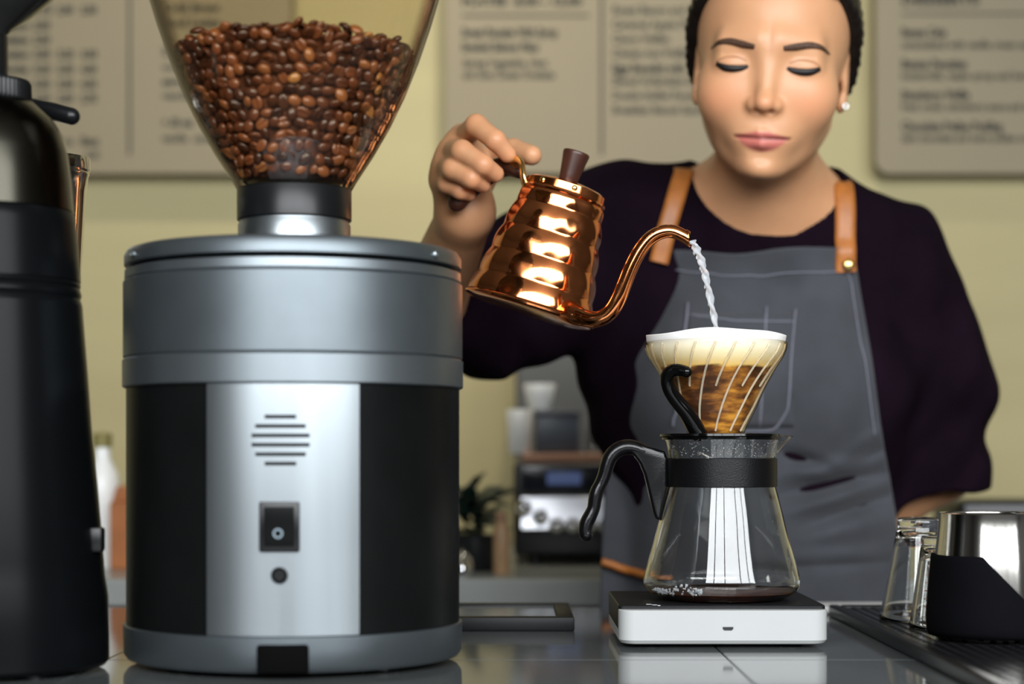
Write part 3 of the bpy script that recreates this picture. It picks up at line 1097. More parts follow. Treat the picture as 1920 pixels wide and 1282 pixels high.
# ---- dripper -----------------------------------------------------
DA = P(1342, 850, 1.46)
ZD = zz(824)                        # underside of the flange, resting on the carafe rim
dr = thing('pour_over_dripper', 'glass pour over dripper with spiral ribs and black base on the carafe', 'dripper', (DA.x, DA.y, ZD))
Dz = lambda py: zz(py) - ZD
fo = P(1349, 850, 1.46).x - DA.x
link('base_flange', xform(lathe([(0.020, Dz(824)), (0.0462, Dz(824)), (0.0464, Dz(820.5)), (0.0470, Dz(820)), (0.0480, Dz(818)), (0.0478, Dz(814)), (0.0465, Dz(813)), (0.022, Dz(812)), (0.019, Dz(813))], 96, close='loop'), (fo, 0, 0)), mat('black_gloss_plastic', (0.002, 0.002, 0.002), rough=0.10, spec=0.3, noise=0.1), dr, angle=30)
cone_px = [(814, 52.5), (802, 58), (768, 75), (731, 91), (701, 107), (684, 117), (670, 126), (658, 131.5), (648, 133.5), (643, 133)]
cone = [(r * PX, Dz(y)) for y, r in cone_px]
cc = [(float(a), float(b)) for a, b in catmull(cone, 5)]
TG = 0.0017


def cone_r(z):
    zs = [c[1] for c in cc]
    rs = [c[0] for c in cc]
    return float(np.interp(z, zs, rs))


link('glass_cone', lathe(cc + [(cc[-1][0] - TG * 0.5, cc[-1][1] + 0.0006)] + [(a - TG, b) for a, b in cc[::-1]], 120, close='loop'), thin_clear('dripper_glass', (0.995, 0.985, 0.96), rough=0.01, ior=1.42, edge=(0.80, 0.66, 0.40)), dr, angle=0)
# spiral ribs on the inside of the cone
m_rib = mat('rib_glass', (1.0, 0.93, 0.78), rough=0.08, trans=0.72, ior=1.22)
NR = 22
for k in range(NR):
    a0 = 2 * PI * k / NR
    short = k % 2 == 1
    t0 = 0.52 if short else 0.04
    pts = []
    for t in np.linspace(t0, 0.97, 26):
        z = cc[0][1] + (cc[-1][1] - cc[0][1]) * t
        a = a0 + 0.62 * t ** 1.0
        r = cone_r(z) - TG - 0.0004
        pts.append((math.cos(a) * r, math.sin(a) * r, z))
    link('rib', tube(pts, 0.00095, 8, round_caps=True), m_rib, dr, angle=0)
# hook handle
hk = [(1304, 812), (1294, 795), (1281, 775), (1263, 754), (1249, 735), (1243, 717), (1246, 704), (1256, 698), (1268, 699), (1277, 702)]
pts = [P(x, y, 1.46) - Vector(dr.location) for x, y in hk]
fr_ = np.linspace(0, 1, len(pts))
pts = [Vector((p.x, -0.030 * 0 - 0.047 * min(1, max(0, (0.55 - abs(f - 0.45)) * 0 + 0.5 + 0.5 * f)), p.z)) for p, f in zip(pts, fr_)]
pts = catmull(pts, 5)
hr = np.interp(np.linspace(0, 1, len(pts)), [0, 0.2, 0.5, 0.75, 0.86, 1], [0.0068, 0.0062, 0.0054, 0.0052, 0.0048, 0.0044])
link('handle', tube(pts, hr, 16, round_caps=True), MATS['black_gloss_plastic'], dr, angle=50)

# ---- paper filter ------------------------------------------------
def filter_mat():
    m = bpy.data.materials.new('filter_paper')
    m.use_nodes = True
    nt = m.node_tree
    nt.nodes.remove(nt.nodes['Principled BSDF'])
    out = nt.nodes['Material Output']
    tc = nt.nodes.new('ShaderNodeTexCoord')
    sp = nt.nodes.new('ShaderNodeSeparateXYZ')
    nt.links.new(tc.outputs['Object'], sp.inputs[0])
    mp = nt.nodes.new('ShaderNodeMapping')
    mp.inputs['Scale'].default_value = (1, 1, 3.2)
    nt.links.new(tc.outputs['Object'], mp.inputs[0])
    n1 = nt.nodes.new('ShaderNodeTexNoise')
    n1.inputs['Scale'].default_value = 55
    n1.inputs['Detail'].default_value = 8
    nt.links.new(mp.outputs[0], n1.inputs['Vector'])
    n2 = nt.nodes.new('ShaderNodeTexNoise')
    n2.inputs['Scale'].default_value = 26
    n2.inputs['Detail'].default_value = 3
    nt.links.new(tc.outputs['Object'], n2.inputs['Vector'])
    # coffee stained part: brown to amber patches
    st = nt.nodes.new('ShaderNodeValToRGB')
    e = st.color_ramp.elements
    e[0].position, e[0].color = 0.34, (0.016, 0.005, 0.0015, 1)
    e[1].position, e[1].color = 0.66, (0.72, 0.34, 0.045, 1)
    for p_, c_ in ((0.47, (0.085, 0.028, 0.007, 1)), (0.56, (0.30, 0.115, 0.020, 1))):
        n = e.new(p_)
        n.color = c_
    ad = nt.nodes.new('ShaderNodeMath')
    ad.operation = 'MULTIPLY_ADD'
    ad.inputs[1].default_value = 0.55
    nt.links.new(n1.outputs[0], ad.inputs[0])
    m5 = nt.nodes.new('ShaderNodeMath')
    m5.operation = 'MULTIPLY'
    m5.inputs[1].default_value = 0.50
    nt.links.new(n2.outputs[0], m5.inputs[0])
    nt.links.new(m5.outputs[0], ad.inputs[2])
    nt.links.new(ad.outputs[0], st.inputs[0])
    # damp, tea coloured band above the liquid, white dry edge at the top
    dry = nt.nodes.new('ShaderNodeMapRange')
    dry.inputs[1].default_value = Dz(690)
    dry.inputs[2].default_value = Dz(640)
    nt.links.new(sp.outputs[2], dry.inputs[0])
    dr_ = nt.nodes.new('ShaderNodeValToRGB')
    e = dr_.color_ramp.elements
    e[0].position, e[0].color = 0.0, (0.90, 0.62, 0.18, 1)
    e[1].position, e[1].color = 1.0, (0.95, 0.94, 0.91, 1)
    n = e.new(0.35)
    n.color = (0.96, 0.84, 0.52, 1)
    n = e.new(0.85)
    n.color = (0.97, 0.93, 0.80, 1)
    nt.links.new(dry.outputs[0], dr_.inputs[0])
    # wavy liquid line
    wv = nt.nodes.new('ShaderNodeMath')
    wv.operation = 'MULTIPLY_ADD'
    wv.inputs[1].default_value = 0.006
    nt.links.new(n1.outputs[0], wv.inputs[0])
    nt.links.new(sp.outputs[2], wv.inputs[2])
    lv = nt.nodes.new('ShaderNodeMapRange')
    lv.inputs[1].default_value = Dz(692) + 0.003
    lv.inputs[2].default_value = Dz(687) + 0.003
    nt.links.new(wv.outputs[0], lv.inputs[0])
    mx = nt.nodes.new('ShaderNodeMix')
    mx.data_type = 'RGBA'
    nt.links.new(lv.outputs[0], mx.inputs[0])
    nt.links.new(st.outputs[0], mx.inputs[6])
    nt.links.new(dr_.outputs[0], mx.inputs[7])
    pb = nt.nodes.new('ShaderNodeBsdfPrincipled')
    pb.inputs['Roughness'].default_value = 0.55
    nt.links.new(mx.outputs[2], pb.inputs['Base Color'])
    tl = nt.nodes.new('ShaderNodeBsdfTranslucent')
    nt.links.new(mx.outputs[2], tl.inputs[0])
    ms = nt.nodes.new('ShaderNodeMixShader')
    ms.inputs[0].default_value = 0.15
    nt.links.new(pb.outputs[0], ms.inputs[1])
    nt.links.new(tl.outputs[0], ms.inputs[2])
    nt.links.new(ms.outputs[0], out.inputs[0])
    return m


def paper_r(r, z, a):
    t = max(0.0, (z - Dz(645)) / 0.012)
    return r + 0.0009 * math.sin(3 * a + 0.6) * min(1.5, t)


pin = [(max(0.0015, cone_r(Dz(y)) - TG - 0.0017), Dz(y)) for y in (812, 802, 785, 768, 750, 731, 715, 701, 692, 684, 676, 668, 660, 652, 646)]
pin += [(0.0553, Dz(640)), (0.0556, Dz(634)), (0.0558, Dz(630)), (0.0560, Dz(627))]
me = lathe([(0.001, Dz(822))] + pin, 120, rfun=paper_r)
for v in me.vertices:
    if v.co.z > Dz(645):
        a = math.atan2(v.co.y, v.co.x)
        k = (v.co.z - Dz(645)) / (Dz(627) - Dz(645))
        v.co.z += k * PX * (3.0 * math.cos(a - 1.9) + 2.0 * math.cos(2 * a + 0.3) - 4.0 + 13.0 * math.exp(-(((a + 1.75 + PI) % (2 * PI) - PI) / 0.55) ** 2) + 6.0 * math.exp(-(((a + 0.95 + PI) % (2 * PI) - PI) / 0.45) ** 2))
ft = link('paper_filter', me, filter_mat(), None, angle=0)
ft.location = dr.location
solidify(ft, 0.0005)
tag(ft, 'white paper filter with wavy rim stained brown inside the glass dripper', 'filter')
m_bed = mat('wet_grounds', (0.10, 0.042, 0.015), rough=0.35, noise=0.6, nscale=160, bump=0.5, bscale=250)
prof = [(0.0, Dz(806))] + [(max(0.001, r - 0.0022), z) for r, z in pin if Dz(806) < z < Dz(694)] + [(cone_r(Dz(694)) - TG - 0.0036, Dz(693)), (0.03, Dz(690)), (0.0, Dz(689))]
o = link('coffee_grounds', lathe(prof, 64), m_bed, None, angle=0)
o.location = dr.location
tag(o, 'wet brown coffee grounds and water held in the paper filter', 'coffee grounds')

# ================================================================== copper kettle
KD = 1.545
KM = KD / F
tilt = math.radians(17.0)
KB = P(990, 585, KD)               # centre of the kettle bottom
m_cu = mat('polished_copper', (0.92, 0.32, 0.115), rough=0.12, metal=1.0, noise=0.10, nscale=25, nrough=0.05)
m_cu_in = mat('copper_bright_edge', (0.97, 0.60, 0.42), rough=0.16, metal=1.0, noise=0.05)
m_wood = mat('dark_turned_wood', (0.042, 0.014, 0.008), rough=0.38, noise=0.35, nscale=25, stretch=(4, 4, 0.6))
m_brass = mat('brass', (0.85, 0.58, 0.22), rough=0.2, metal=1.0, noise=0.06)
kt = thing('pouring_kettle', 'hammered copper gooseneck kettle tilted to pour over the dripper', 'kettle', KB)
kt.rotation_euler = (0, tilt, 0)
HB = 0.102
TIERS = 4.6


def kr(z):
    return 0.0560 + (0.0355 - 0.0560) * (z / HB) ** 0.95


def ham(r, z, a):
    """staggered rows of hammered scallops"""
    t = z / HB * TIERS
    row = math.floor(t)
    f = t - row
    b = math.sin(PI * f)
    n = 13
    u = (a / (2 * PI) * n + 0.5 * (row % 2) + 0.33 * math.sin(row * 2.1)) % 1.0
    c = 0.5 - 0.5 * math.cos(2 * PI * u)
    edge = min(1, z / 0.004, (HB - z) / 0.004)
    return r + edge * (0.0012 * b + 0.0007 * b * c - 0.0005)


prof = [(0.0, 0.0)] + [(0.048, 0.0), (0.0545, 0.0006), (0.0572, 0.0018), (0.0576, 0.0032), (0.0566, 0.0048)]
body_p = [(kr(z), z) for z in np.linspace(0.0055, HB - 0.0005, 90)]
bd = lathe(body_p, 156, rfun=ham)
link('kettle_body', bd, m_cu, kt, angle=0)
link('base_rim', lathe(prof + [(0.054, 0.0058)], 96), m_cu, kt, angle=40)
tr = kr(HB)
link('lid', lathe([(tr - 0.002, HB - 0.001), (tr + 0.0012, HB - 0.0006), (tr + 0.0018, HB + 0.0005), (tr + 0.0012, HB + 0.0018), (tr - 0.0006, HB + 0.0026), (tr - 0.0012, HB + 0.0085), (tr - 0.0035, HB + 0.0100), (tr * 0.6, HB + 0.0125), (0.010, HB + 0.0140), (0.0, HB + 0.0142)], 96), m_cu, kt, angle=40)
kb0 = HB + 0.0138
knob = lathe([(0.0, kb0), (0.0078, kb0), (0.0082, kb0 + 0.001), (0.0088, kb0 + 0.006), (0.0102, kb0 + 0.016), (0.0114, kb0 + 0.0235), (0.0116, kb0 + 0.0252), (0.0110, kb0 + 0.0264), (0.0092, kb0 + 0.0262), (0.0078, kb0 + 0.0250), (0.0, kb0 + 0.0247)], 40)
link('lid_knob', knob, m_wood, kt, angle=40)

# spout: world points brought into the kettle frame
Minv = (Matrix.Translation(KB) @ Matrix.Rotation(tilt, 4, 'Y')).inverted()
sp_px = [(1060, 582, 1.506), (1084, 592, 1.490), (1108, 599, 1.482), (1128, 596, 1.478), (1146, 583, 1.475), (1160, 560, 1.472), (1171, 532, 1.470), (1184, 500, 1.468),
         (1200, 470, 1.466), (1219, 447, 1.464), (1241, 435, 1.462), (1262, 434, 1.461), (1281, 442, 1.460), (1296, 452, 1.460)]
sp = [Minv @ P(*q) for q in sp_px]
sp = catmull(sp, 5)
n = len(sp)
rad = np.interp(np.linspace(0, 1, n), [0, 0.10, 0.2, 0.5, 0.75, 0.92, 1], [0.0090, 0.0076, 0.0066, 0.0060, 0.0056, 0.0052, 0.0050])
so = tube(sp, rad, 24, caps=False)
# slant-cut tip: shear the last rings so that the mouth opens upwards
for ri, amt in ((n - 1, 0.0105), (n - 2, 0.006), (n - 3, 0.0025)):
    c = Vector(sp[ri])
    t = (Vector(sp[min(ri + 1, n - 1)]) - Vector(sp[ri - 1])).normalized()
    upv = (Minv.to_3x3() @ Vector((0, 0, 1)))
    upv = (upv - t * upv.dot(t)).normalized()
    for k in range(24):
        v = so.vertices[ri * 24 + k]
        s = (v.co - c).dot(upv) / rad[ri]
        v.co -= t * (amt * 0.5 * (s + 0.6))
spo = link('spout', so, m_cu, kt, angle=0)
solidify(spo, 0.0008, -1)
js = [Vector(q) for q in sp[0:9]]
link('spout_joint', tube(js, [0.0098, 0.0098, 0.0096, 0.0094, 0.0091, 0.0087, 0.0083, 0.0079, 0.0073], 24), m_cu, kt, angle=60)

# handle: brass bracket on the rim and a dark wooden bar that runs back through the hand
hd_px = [(974, 322, 1.556), (958, 312, 1.566), (936, 315, 1.573), (912, 328, 1.577), (888, 347, 1.580), (868, 366, 1.582), (857, 379, 1.582)]
hd = catmull([Minv @ P(*q) for q in hd_px], 6)
link('handle', tube(hd, np.interp(np.linspace(0, 1, len(hd)), [0, 0.15, 0.5, 1], [0.006, 0.0085, 0.0095, 0.0085]), 18, round_caps=True), m_wood, kt, angle=50)
bk = catmull([Minv @ P(984, 344, 1.535), Minv @ P(981, 330, 1.535), Minv @ P(978, 312, 1.540), Minv @ P(970, 304, 1.550), Minv @ P(958, 308, 1.560)], 5)
link('handle_bracket', tube(bk, 0.0036, 14, flat=(1.6, 0.8), round_caps=True), m_brass, kt, angle=50)
for px_, py_ in ((1016, 346), (1075, 363)):
    p = Minv @ P(px_, py_, 1.545)
    d = Vector((p.x, -math.sqrt(max(0, (tr - 0.0008) ** 2 - p.x ** 2)), HB + 0.0055))
    o = link('rivet', lathe([(0, 0), (0.0026, 0), (0.0022, 0.0009), (0.0012, 0.0014), (0, 0.0015)], 14), m_brass, kt)
    o.location = d
    o.rotation_euler = Vector((d.x, d.y, 0)).to_track_quat('Z', 'Y').to_euler()

# ================================================================== water stream
m_water = mat('water', (0.93, 0.96, 1.0), rough=0.03, trans=0.72, ior=1.33)
w_px = [(1297, 451), (1304, 463), (1311, 478), (1318, 498), (1324, 522), (1330, 550), (1336, 580), (1341, 605), (1345, 630), (1347, 655), (1348, 690)]
wp = catmull([P(x, y, 1.46) for x, y in w_px], 14)
V, Fc = [], []
S = 16
for i, c in enumerate(wp):
    f = i / (len(wp) - 1)
    base = 0.0026 - 0.0007 * f
    tw = f * 24
    for k in range(S):
        a = 2 * PI * k / S
        r = base * (1 + 0.34 * math.cos(2 * (a - tw)) + 0.12 * math.sin(3 * a + f * 61))
        V.append((c[0] + math.cos(a) * r, c[1] + math.sin(a) * r, c[2] + 0.25 * math.cos(a) * r))
for i in range(len(wp) - 1):
    for k in range(S):
        k2 = (k + 1) % S
        Fc.append((i * S + k, i * S + k2, (i + 1) * S + k2, (i + 1) * S + k))
Fc.append(tuple(range(S)))
Fc.append(tuple((len(wp) - 1) * S + k for k in range(S)))
bm = bmesh.new()
bm.from_mesh(fix_normals(mesh(V, Fc)))
for k in range(7):
    c = wp[rng.randrange(8, 100)]
    off_ = Vector((rng.choice((-1, 1)) * rng.uniform(0.002, 0.0032), rng.uniform(-0.002, 0.002), 0))
    bmesh.ops.create_icosphere(bm, subdivisions=2, radius=rng.uniform(0.0006, 0.0012), matrix=Matrix.Translation(Vector(c) + off_) @ Matrix.Diagonal((1, 1, 1.9, 1)))
me = bpy.data.meshes.new('m')
bm.to_mesh(me)
bm.free()
o = link('water_stream', me, m_water, None, angle=0)
tag(o, 'thin twisting stream of clear water falling from the kettle spout', 'water')

# ================================================================== the barista
def norm(v):
    v = np.array(v, float)
    return v / np.linalg.norm(v)


# ---- head frame: local x = picture right, y = out of the face, z = up (millimetres)
pitch, yaw, roll = math.radians(11), math.radians(10), math.radians(5.0)
hs = 1.03e-3
f0, r0, u0 = np.array([0, -1.0, 0]), np.array([1.0, 0, 0]), np.array([0, 0, 1.0])
f1 = math.cos(pitch) * f0 - math.sin(pitch) * u0
u1 = math.cos(pitch) * u0 + math.sin(pitch) * f0
r1 = r0
r2 = math.cos(roll) * r1 - math.sin(roll) * u1
u2 = math.cos(roll) * u1 + math.sin(roll) * r1
Rz = np.array([[math.cos(yaw), -math.sin(yaw), 0], [math.sin(yaw), math.cos(yaw), 0], [0, 0, 1]]).T
hr_, hf_, hu_ = Rz @ r2, Rz @ f1, Rz @ u2
HM = np.stack([hr_, hf_, hu_], 1)                    # columns: local axes in world space
eye_mid = np.array(P(1440, 121, 1.690))
HC = eye_mid - HM @ np.array([0, 80, 0]) * hs


def to_head(p):
    return ((p - np.float32(HC)) @ np.float32(HM)) / np.float32(hs)


def from_head(q):
    return np.array(q) * hs @ HM.T + HC


def fold_eye(p):
    q = p.copy()
    q[:, 0] = np.abs(q[:, 0])
    return q


def sd_face(p):
    """head in millimetres"""
    s = fold_eye(p)
    d = sd_ell(p, (0, -12, 30), (72, 92, 86))
    d = smin(d, sd_ell(p, (0, 25, -34), (56, 60, 69)), 24)
    d = smin(d, sd_cone(s, (45, 0, -50), (13, 58, -88), 12, 11), 22)         # jaw line
    d = smin(d, sd_ell(s, (37, 51, -27), (25, 25, 25)), 28)                  # cheek
    d = smin(d, sd_ell(p, (0, 71, -93), (14, 13.5, 10)), 16)                 # chin
    d = smin(d, sd_cone(s, (8, 76, 20), (38, 65, 17), 9, 8), 18)            # brow
    d = smax(d, -sd_ell(s, (32, 103, 1), (17, 17, 10)), 16)                   # socket
    d = smin(d, sd_ell(s, (31.5, 66.5, -1.0), (16, 14.5, 11.5)), 8)          # lidded eye
    d = smax(d, -sd_cone(s, (21, 85, 8.5), (41, 78, 7.5), 1.2, 1.0), 4)      # lid crease
    # nose
    d = smin(d, sd_cone(p, (0, 77.5, 8), (0, 92, -30), 4.2, 5.6), 15)
    d = smin(d, sd_ell(p, (0, 94.5, -34.5), (8.2, 9.0, 7.6)), 8)
    d = smin(d, sd_ell(s, (10.5, 86, -36.5), (5.8, 7.5, 5.6)), 6)
    d = smax(d, -sd_ell(s, (6.0, 93, -43.0), (3.8, 6.0, 3.2)), 2.5)
    # mouth
    d = smin(d, sd_ell(p, (0, 69, -62.5), (28, 18.5, 20)), 16)
    d = smax(d, -sd_cone(p, (0, 96, -46), (0, 94.5, -55), 2.0, 2.4), 5)      # philtrum
    d = smin(d, sd_cone(s, (3, 86.6, -61.4), (22, 78.6, -64.6), 4.2, 1.8), 5)
    d = smin(d, sd_cone(s, (0, 85.6, -71.0), (13.0, 81.0, -68.8), 6.2, 3.4), 4)
    d = smax(d, -sd_cone(s, (0, 93.0, -65.2), (26.0, 80.5, -65.6), 1.4, 1.0), 2.5)
    d = smax(d, -sd_ell(p, (0, 95, -81.5), (15, 9, 4.5)), 9)                     # under the lip
    # ears
    e = sd_ell(s, (70.0, -18, -10), (4.5, 14, 26))
    e = smin(e, sd_ell(s, (68.5, -10, -32), (4.2, 7.5, 8.5)), 6)
    e = smax(e, -sd_ell(s, (75, -14, -6), (4.5, 7, 14)), 4)
    d = smin(d, e, 6)
    return d


# ---- joints in world space
sh_l, sh_r = np.array([0.105, 1.925, 0.394]), np.array([0.408, 1.935, 0.354])
neck_b = np.array([0.268, 1.905, 0.400])
neck_t = from_head((0, -22, -62))
el_l = np.array(P(795, 600, 1.80))
wr_l = np.array(P(872, 402, 1.625))
el_r, wr_r = np.array([0.470, 1.985, 0.135]), np.array([0.345, 2.045, 0.035])

# gripping hand: wrist, then joints of every finger (picture x, y, depth)
D0 = 0.020
FING = {
    'index': [(868, 258, 1.580), (893, 235, 1.540), (929, 263, 1.527), (952, 289, 1.533)],
    'middle': [(847, 283, 1.576), (866, 284, 1.532), (905, 309, 1.524), (929, 326, 1.536)],
    'ring': [(836, 312, 1.578), (848, 317, 1.538), (883, 335, 1.530), (905, 346, 1.544)],
    'little': [(833, 338, 1.588), (838, 345, 1.554), (863, 358, 1.546), (879, 364, 1.556)],
}
THUMB = [(890, 352, 1.622), (920, 306, 1.612), (962, 283, 1.588), (997, 291, 1.570)]
FR = {'index': (0.0100, 0.0094, 0.0086, 0.0074), 'middle': (0.0100, 0.0096, 0.0086, 0.0074), 'ring': (0.0097, 0.0090, 0.0081, 0.0070), 'little': (0.0090, 0.0080, 0.0071, 0.0062)}


def W3(q, dd=D0):
    return np.array(P(q[0], q[1], q[2] + dd))


def sd_hand(p):
    d = sd_cone(p, W3((872, 400, 1.605)), W3((868, 350, 1.605)), 0.0235, 0.022)
    for n, a in FING.items():
        mc = W3(a[0])
        d = smin(d, sd_cone(p, W3((872, 385, 1.603)), mc, 0.018, 0.0125), 0.012)
    palm_c = W3((868, 315, 1.600))
    d = smin(d, sd_ell(p, palm_c, (0.022, 0.016, 0.036)), 0.012)
    for n, a in FING.items():
        r = FR[n]
        j = [W3(q) for q in a]
        fd = sd_cone(p, j[0], j[1], r[0], r[1])
        fd = smin(fd, sd_cone(p, j[1], j[2], r[1], r[2]), 0.003)
        fd = smin(fd, sd_cone(p, j[2], j[3], r[2], r[3]), 0.003)
        d = smin(d, fd, 0.004)
    j = [W3(q) for q in THUMB]
    td = smin(sd_cone(p, j[1], j[2], 0.0125, 0.0105), sd_cone(p, j[2], j[3], 0.0105, 0.0088), 0.004)
    td = smin(td, sd_cone(p, j[0], j[1], 0.016, 0.0125), 0.008)
    return smin(d, td, 0.006)


def sd_torso(p, g=0.0):
    cxx = 0.264
    d = sd_ell(p, (cxx, 1.945, 0.22), (0.152 + g, 0.098 + g, 0.215 + g))
    d = smin(d, sd_cone(p, neck_b, sh_l, 0.050 + g, 0.046 + g), 0.06)
    d = smin(d, sd_cone(p, neck_b, sh_r, 0.050 + g, 0.045 + g), 0.06)
    q = p.copy()
    q[:, 0] = np.abs(q[:, 0] - np.float32(cxx))
    d = smin(d, sd_ell(q, (0.070, 1.885, 0.215), (0.066 + g, 0.060 + g, 0.066 + g)), 0.06)
    d = smin(d, sd_ell(p, (cxx, 1.955, 0.02), (0.135 + g, 0.098 + g, 0.16 + g)), 0.06)
    d = smin(d, sd_ell(p, (cxx, 1.965, -0.13), (0.165 + g, 0.118 + g, 0.15 + g)), 0.06)
    return d


def sd_legs(p, g=0.0):
    q = p.copy()
    q[:, 0] = np.abs(q[:, 0] - np.float32(0.264))
    d = sd_cone(q, (0.085, 1.965, -0.17), (0.088, 1.965, -0.50), 0.082 + g, 0.055 + g)
    d = smin(d, sd_cone(q, (0.088, 1.965, -0.50), (0.092, 1.985, -0.86), 0.055 + g, 0.036 + g), 0.03)
    d = smin(d, sd_cone(q, (0.092, 1.985, -0.875), (0.100, 1.845, -0.888), 0.034 + g, 0.028 + g), 0.02)
    return d


def sd_body(p):
    d = sd_face(to_head(p)) * np.float32(hs)
    d = smin(d, sd_cone(p, neck_t, neck_b, 0.050, 0.054), 0.028)
    t = sd_torso(p)
    # collar bones
    t = smin(t, sd_cone(p, (0.282, 1.846, 0.395), (0.385, 1.893, 0.392), 0.006, 0.006), 0.016)
    t = smin(t, sd_cone(p, (0.254, 1.846, 0.395), (0.150, 1.888, 0.415), 0.006, 0.006), 0.016)
    d = smin(d, t, 0.045)
    d = smin(d, sd_cone(p, sh_l, el_l, 0.043, 0.035), 0.03)
    d = smin(d, sd_cone(p, el_l, wr_l, 0.037, 0.0245), 0.015)
    d = smin(d, sd_hand(p), 0.012)
    d = smin(d, sd_cone(p, sh_r, el_r, 0.043, 0.035), 0.03)
    d = smin(d, sd_cone(p, el_r, wr_r, 0.037, 0.025), 0.015)
    d = smin(d, sd_cone(p, wr_r, (0.300, 2.060, 0.015), 0.028, 0.022), 0.012)
    d = smin(d, sd_legs(p), 0.03)
    return d


X = axis([(-0.13, -0.075, 0.005), (-0.075, 0.030, 0.0016), (0.030, 0.165, 0.006), (0.165, 0.350, 0.0016), (0.350, 0.54, 0.006)])
Y = axis([(1.525, 1.640, 0.0018), (1.640, 1.755, 0.0016), (1.755, 2.11, 0.006)])
Z = axis([(-0.93, -0.2, 0.010), (-0.2, 0.335, 0.006), (0.335, 0.400, 0.0018), (0.400, 0.560, 0.0016), (0.560, 0.70, 0.004)])
me, pos = polygonise(sd_body, X, Y, Z)

# skin colour map: lips, cheeks and finger joints have a hue of their own, the mouth line is painted shade
hq = to_head(pos.astype(np.float32))
ax_ = np.abs(hq[:, 0])
front_ = np.clip((hq[:, 1] - 70) / 8, 0, 1)
up_edge = -59.8 - 4.6 * (ax_ / 24) ** 1.6 + 1.0 * np.exp(-((ax_ - 5) / 3.0) ** 2) - 0.8 * np.exp(-(ax_ / 2.0) ** 2)
lo_edge = -77.6 + 10.5 * (ax_ / 22) ** 2.2
lip = np.clip((up_edge - hq[:, 2]) / 1.4 + 0.5, 0, 1) * np.clip((hq[:, 2] - lo_edge) / 2.4 + 0.5, 0, 1) * np.clip((24 - ax_) / 3.0, 0, 1) * front_
line = np.exp(-((hq[:, 2] + 65.2) / 1.6) ** 2) * np.clip((27 - ax_) / 3, 0, 1) * front_  # shade between the lips, put into the skin colour
blush = np.exp(-(((ax_ - 40) / 20) ** 2 + ((hq[:, 2] + 32) / 16) ** 2)) * np.clip((hq[:, 1] - 30) / 20, 0, 1)
blush = np.maximum(blush, 0.8 * np.exp(-((ax_ / 13) ** 2 + ((hq[:, 2] + 35) / 8) ** 2)) * np.clip((hq[:, 1] - 70) / 15, 0, 1))
jn = np.zeros(len(pos))
for n_, a_ in FING.items():
    for q_ in a_[1:]:
        jn = np.maximum(jn, np.exp(-(np.linalg.norm(pos - W3(q_), axis=1) / 0.011) ** 4))
at_ = me.attributes.new('skin_mask', 'FLOAT_COLOR', 'POINT')
cd = np.stack([lip, np.maximum(blush, jn * 0.7), line, np.ones(len(pos))], -1).astype(np.float32)
at_.data.foreach_set('color', cd.ravel())


def skin_mat():
    m = mat('skin', (0.62, 0.36, 0.22), rough=0.43, sss=0.15, sss_r=(1.0, 0.35, 0.18), bump=0.06, bscale=900, spec=0.45)
    nt = m.node_tree
    b = nt.nodes['Principled BSDF']
    at = nt.nodes.new('ShaderNodeAttribute')
    at.attribute_name = 'skin_mask'
    sp = nt.nodes.new('ShaderNodeSeparateColor')
    nt.links.new(at.outputs['Color'], sp.inputs[0])
    nz = nt.nodes.new('ShaderNodeTexNoise')
    nz.inputs['Scale'].default_value = 35
    nz.inputs['Detail'].default_value = 4
    tc = nt.nodes.new('ShaderNodeTexCoord')
    nt.links.new(tc.outputs['Object'], nz.inputs[0])
    c0 = nt.nodes.new('ShaderNodeMix')
    c0.data_type = 'RGBA'
    c0.inputs[6].default_value = (0.50, 0.250, 0.125, 1)
    c0.inputs[7].default_value = (0.58, 0.305, 0.160, 1)
    nt.links.new(nz.outputs[0], c0.inputs[0])
    prev = c0.outputs[2]
    for ch, col in ((1, (0.70, 0.29, 0.15, 1)), (0, (0.50, 0.135, 0.115, 1)), (2, (0.12, 0.022, 0.02, 1))):
        mx = nt.nodes.new('ShaderNodeMix')
        mx.data_type = 'RGBA'
        mlt = nt.nodes.new('ShaderNodeMath')
        mlt.operation = 'MULTIPLY'
        mlt.inputs[1].default_value = {1: 0.55, 0: 0.9, 2: 0.9}[ch]
        nt.links.new(sp.outputs[ch], mlt.inputs[0])
        nt.links.new(mlt.outputs[0], mx.inputs[0])
        nt.links.new(prev, mx.inputs[6])
        mx.inputs[7].default_value = col
        prev = mx.outputs[2]
    nt.links.new(prev, b.inputs['Base Color'])
    return m


pr = thing('person', 'barista in dark blouse and grey apron holding a copper kettle and looking down', 'person', (0.264, 1.95, FLOOR_Z))


def wear(name, me_, m, angle=0, parent=None):
    o = link(name, me_, m, None, angle=angle)
    return child_world(o, pr) if parent is None else child_of(o, parent)


def child_of(o, parent):
    o.parent = parent
    o.matrix_parent_inverse = Matrix.Identity(4) if parent.matrix_parent_inverse == Matrix.Identity(4) and parent.parent is None else Matrix.Identity(4)
    return o


wear('body', me, skin_mat())

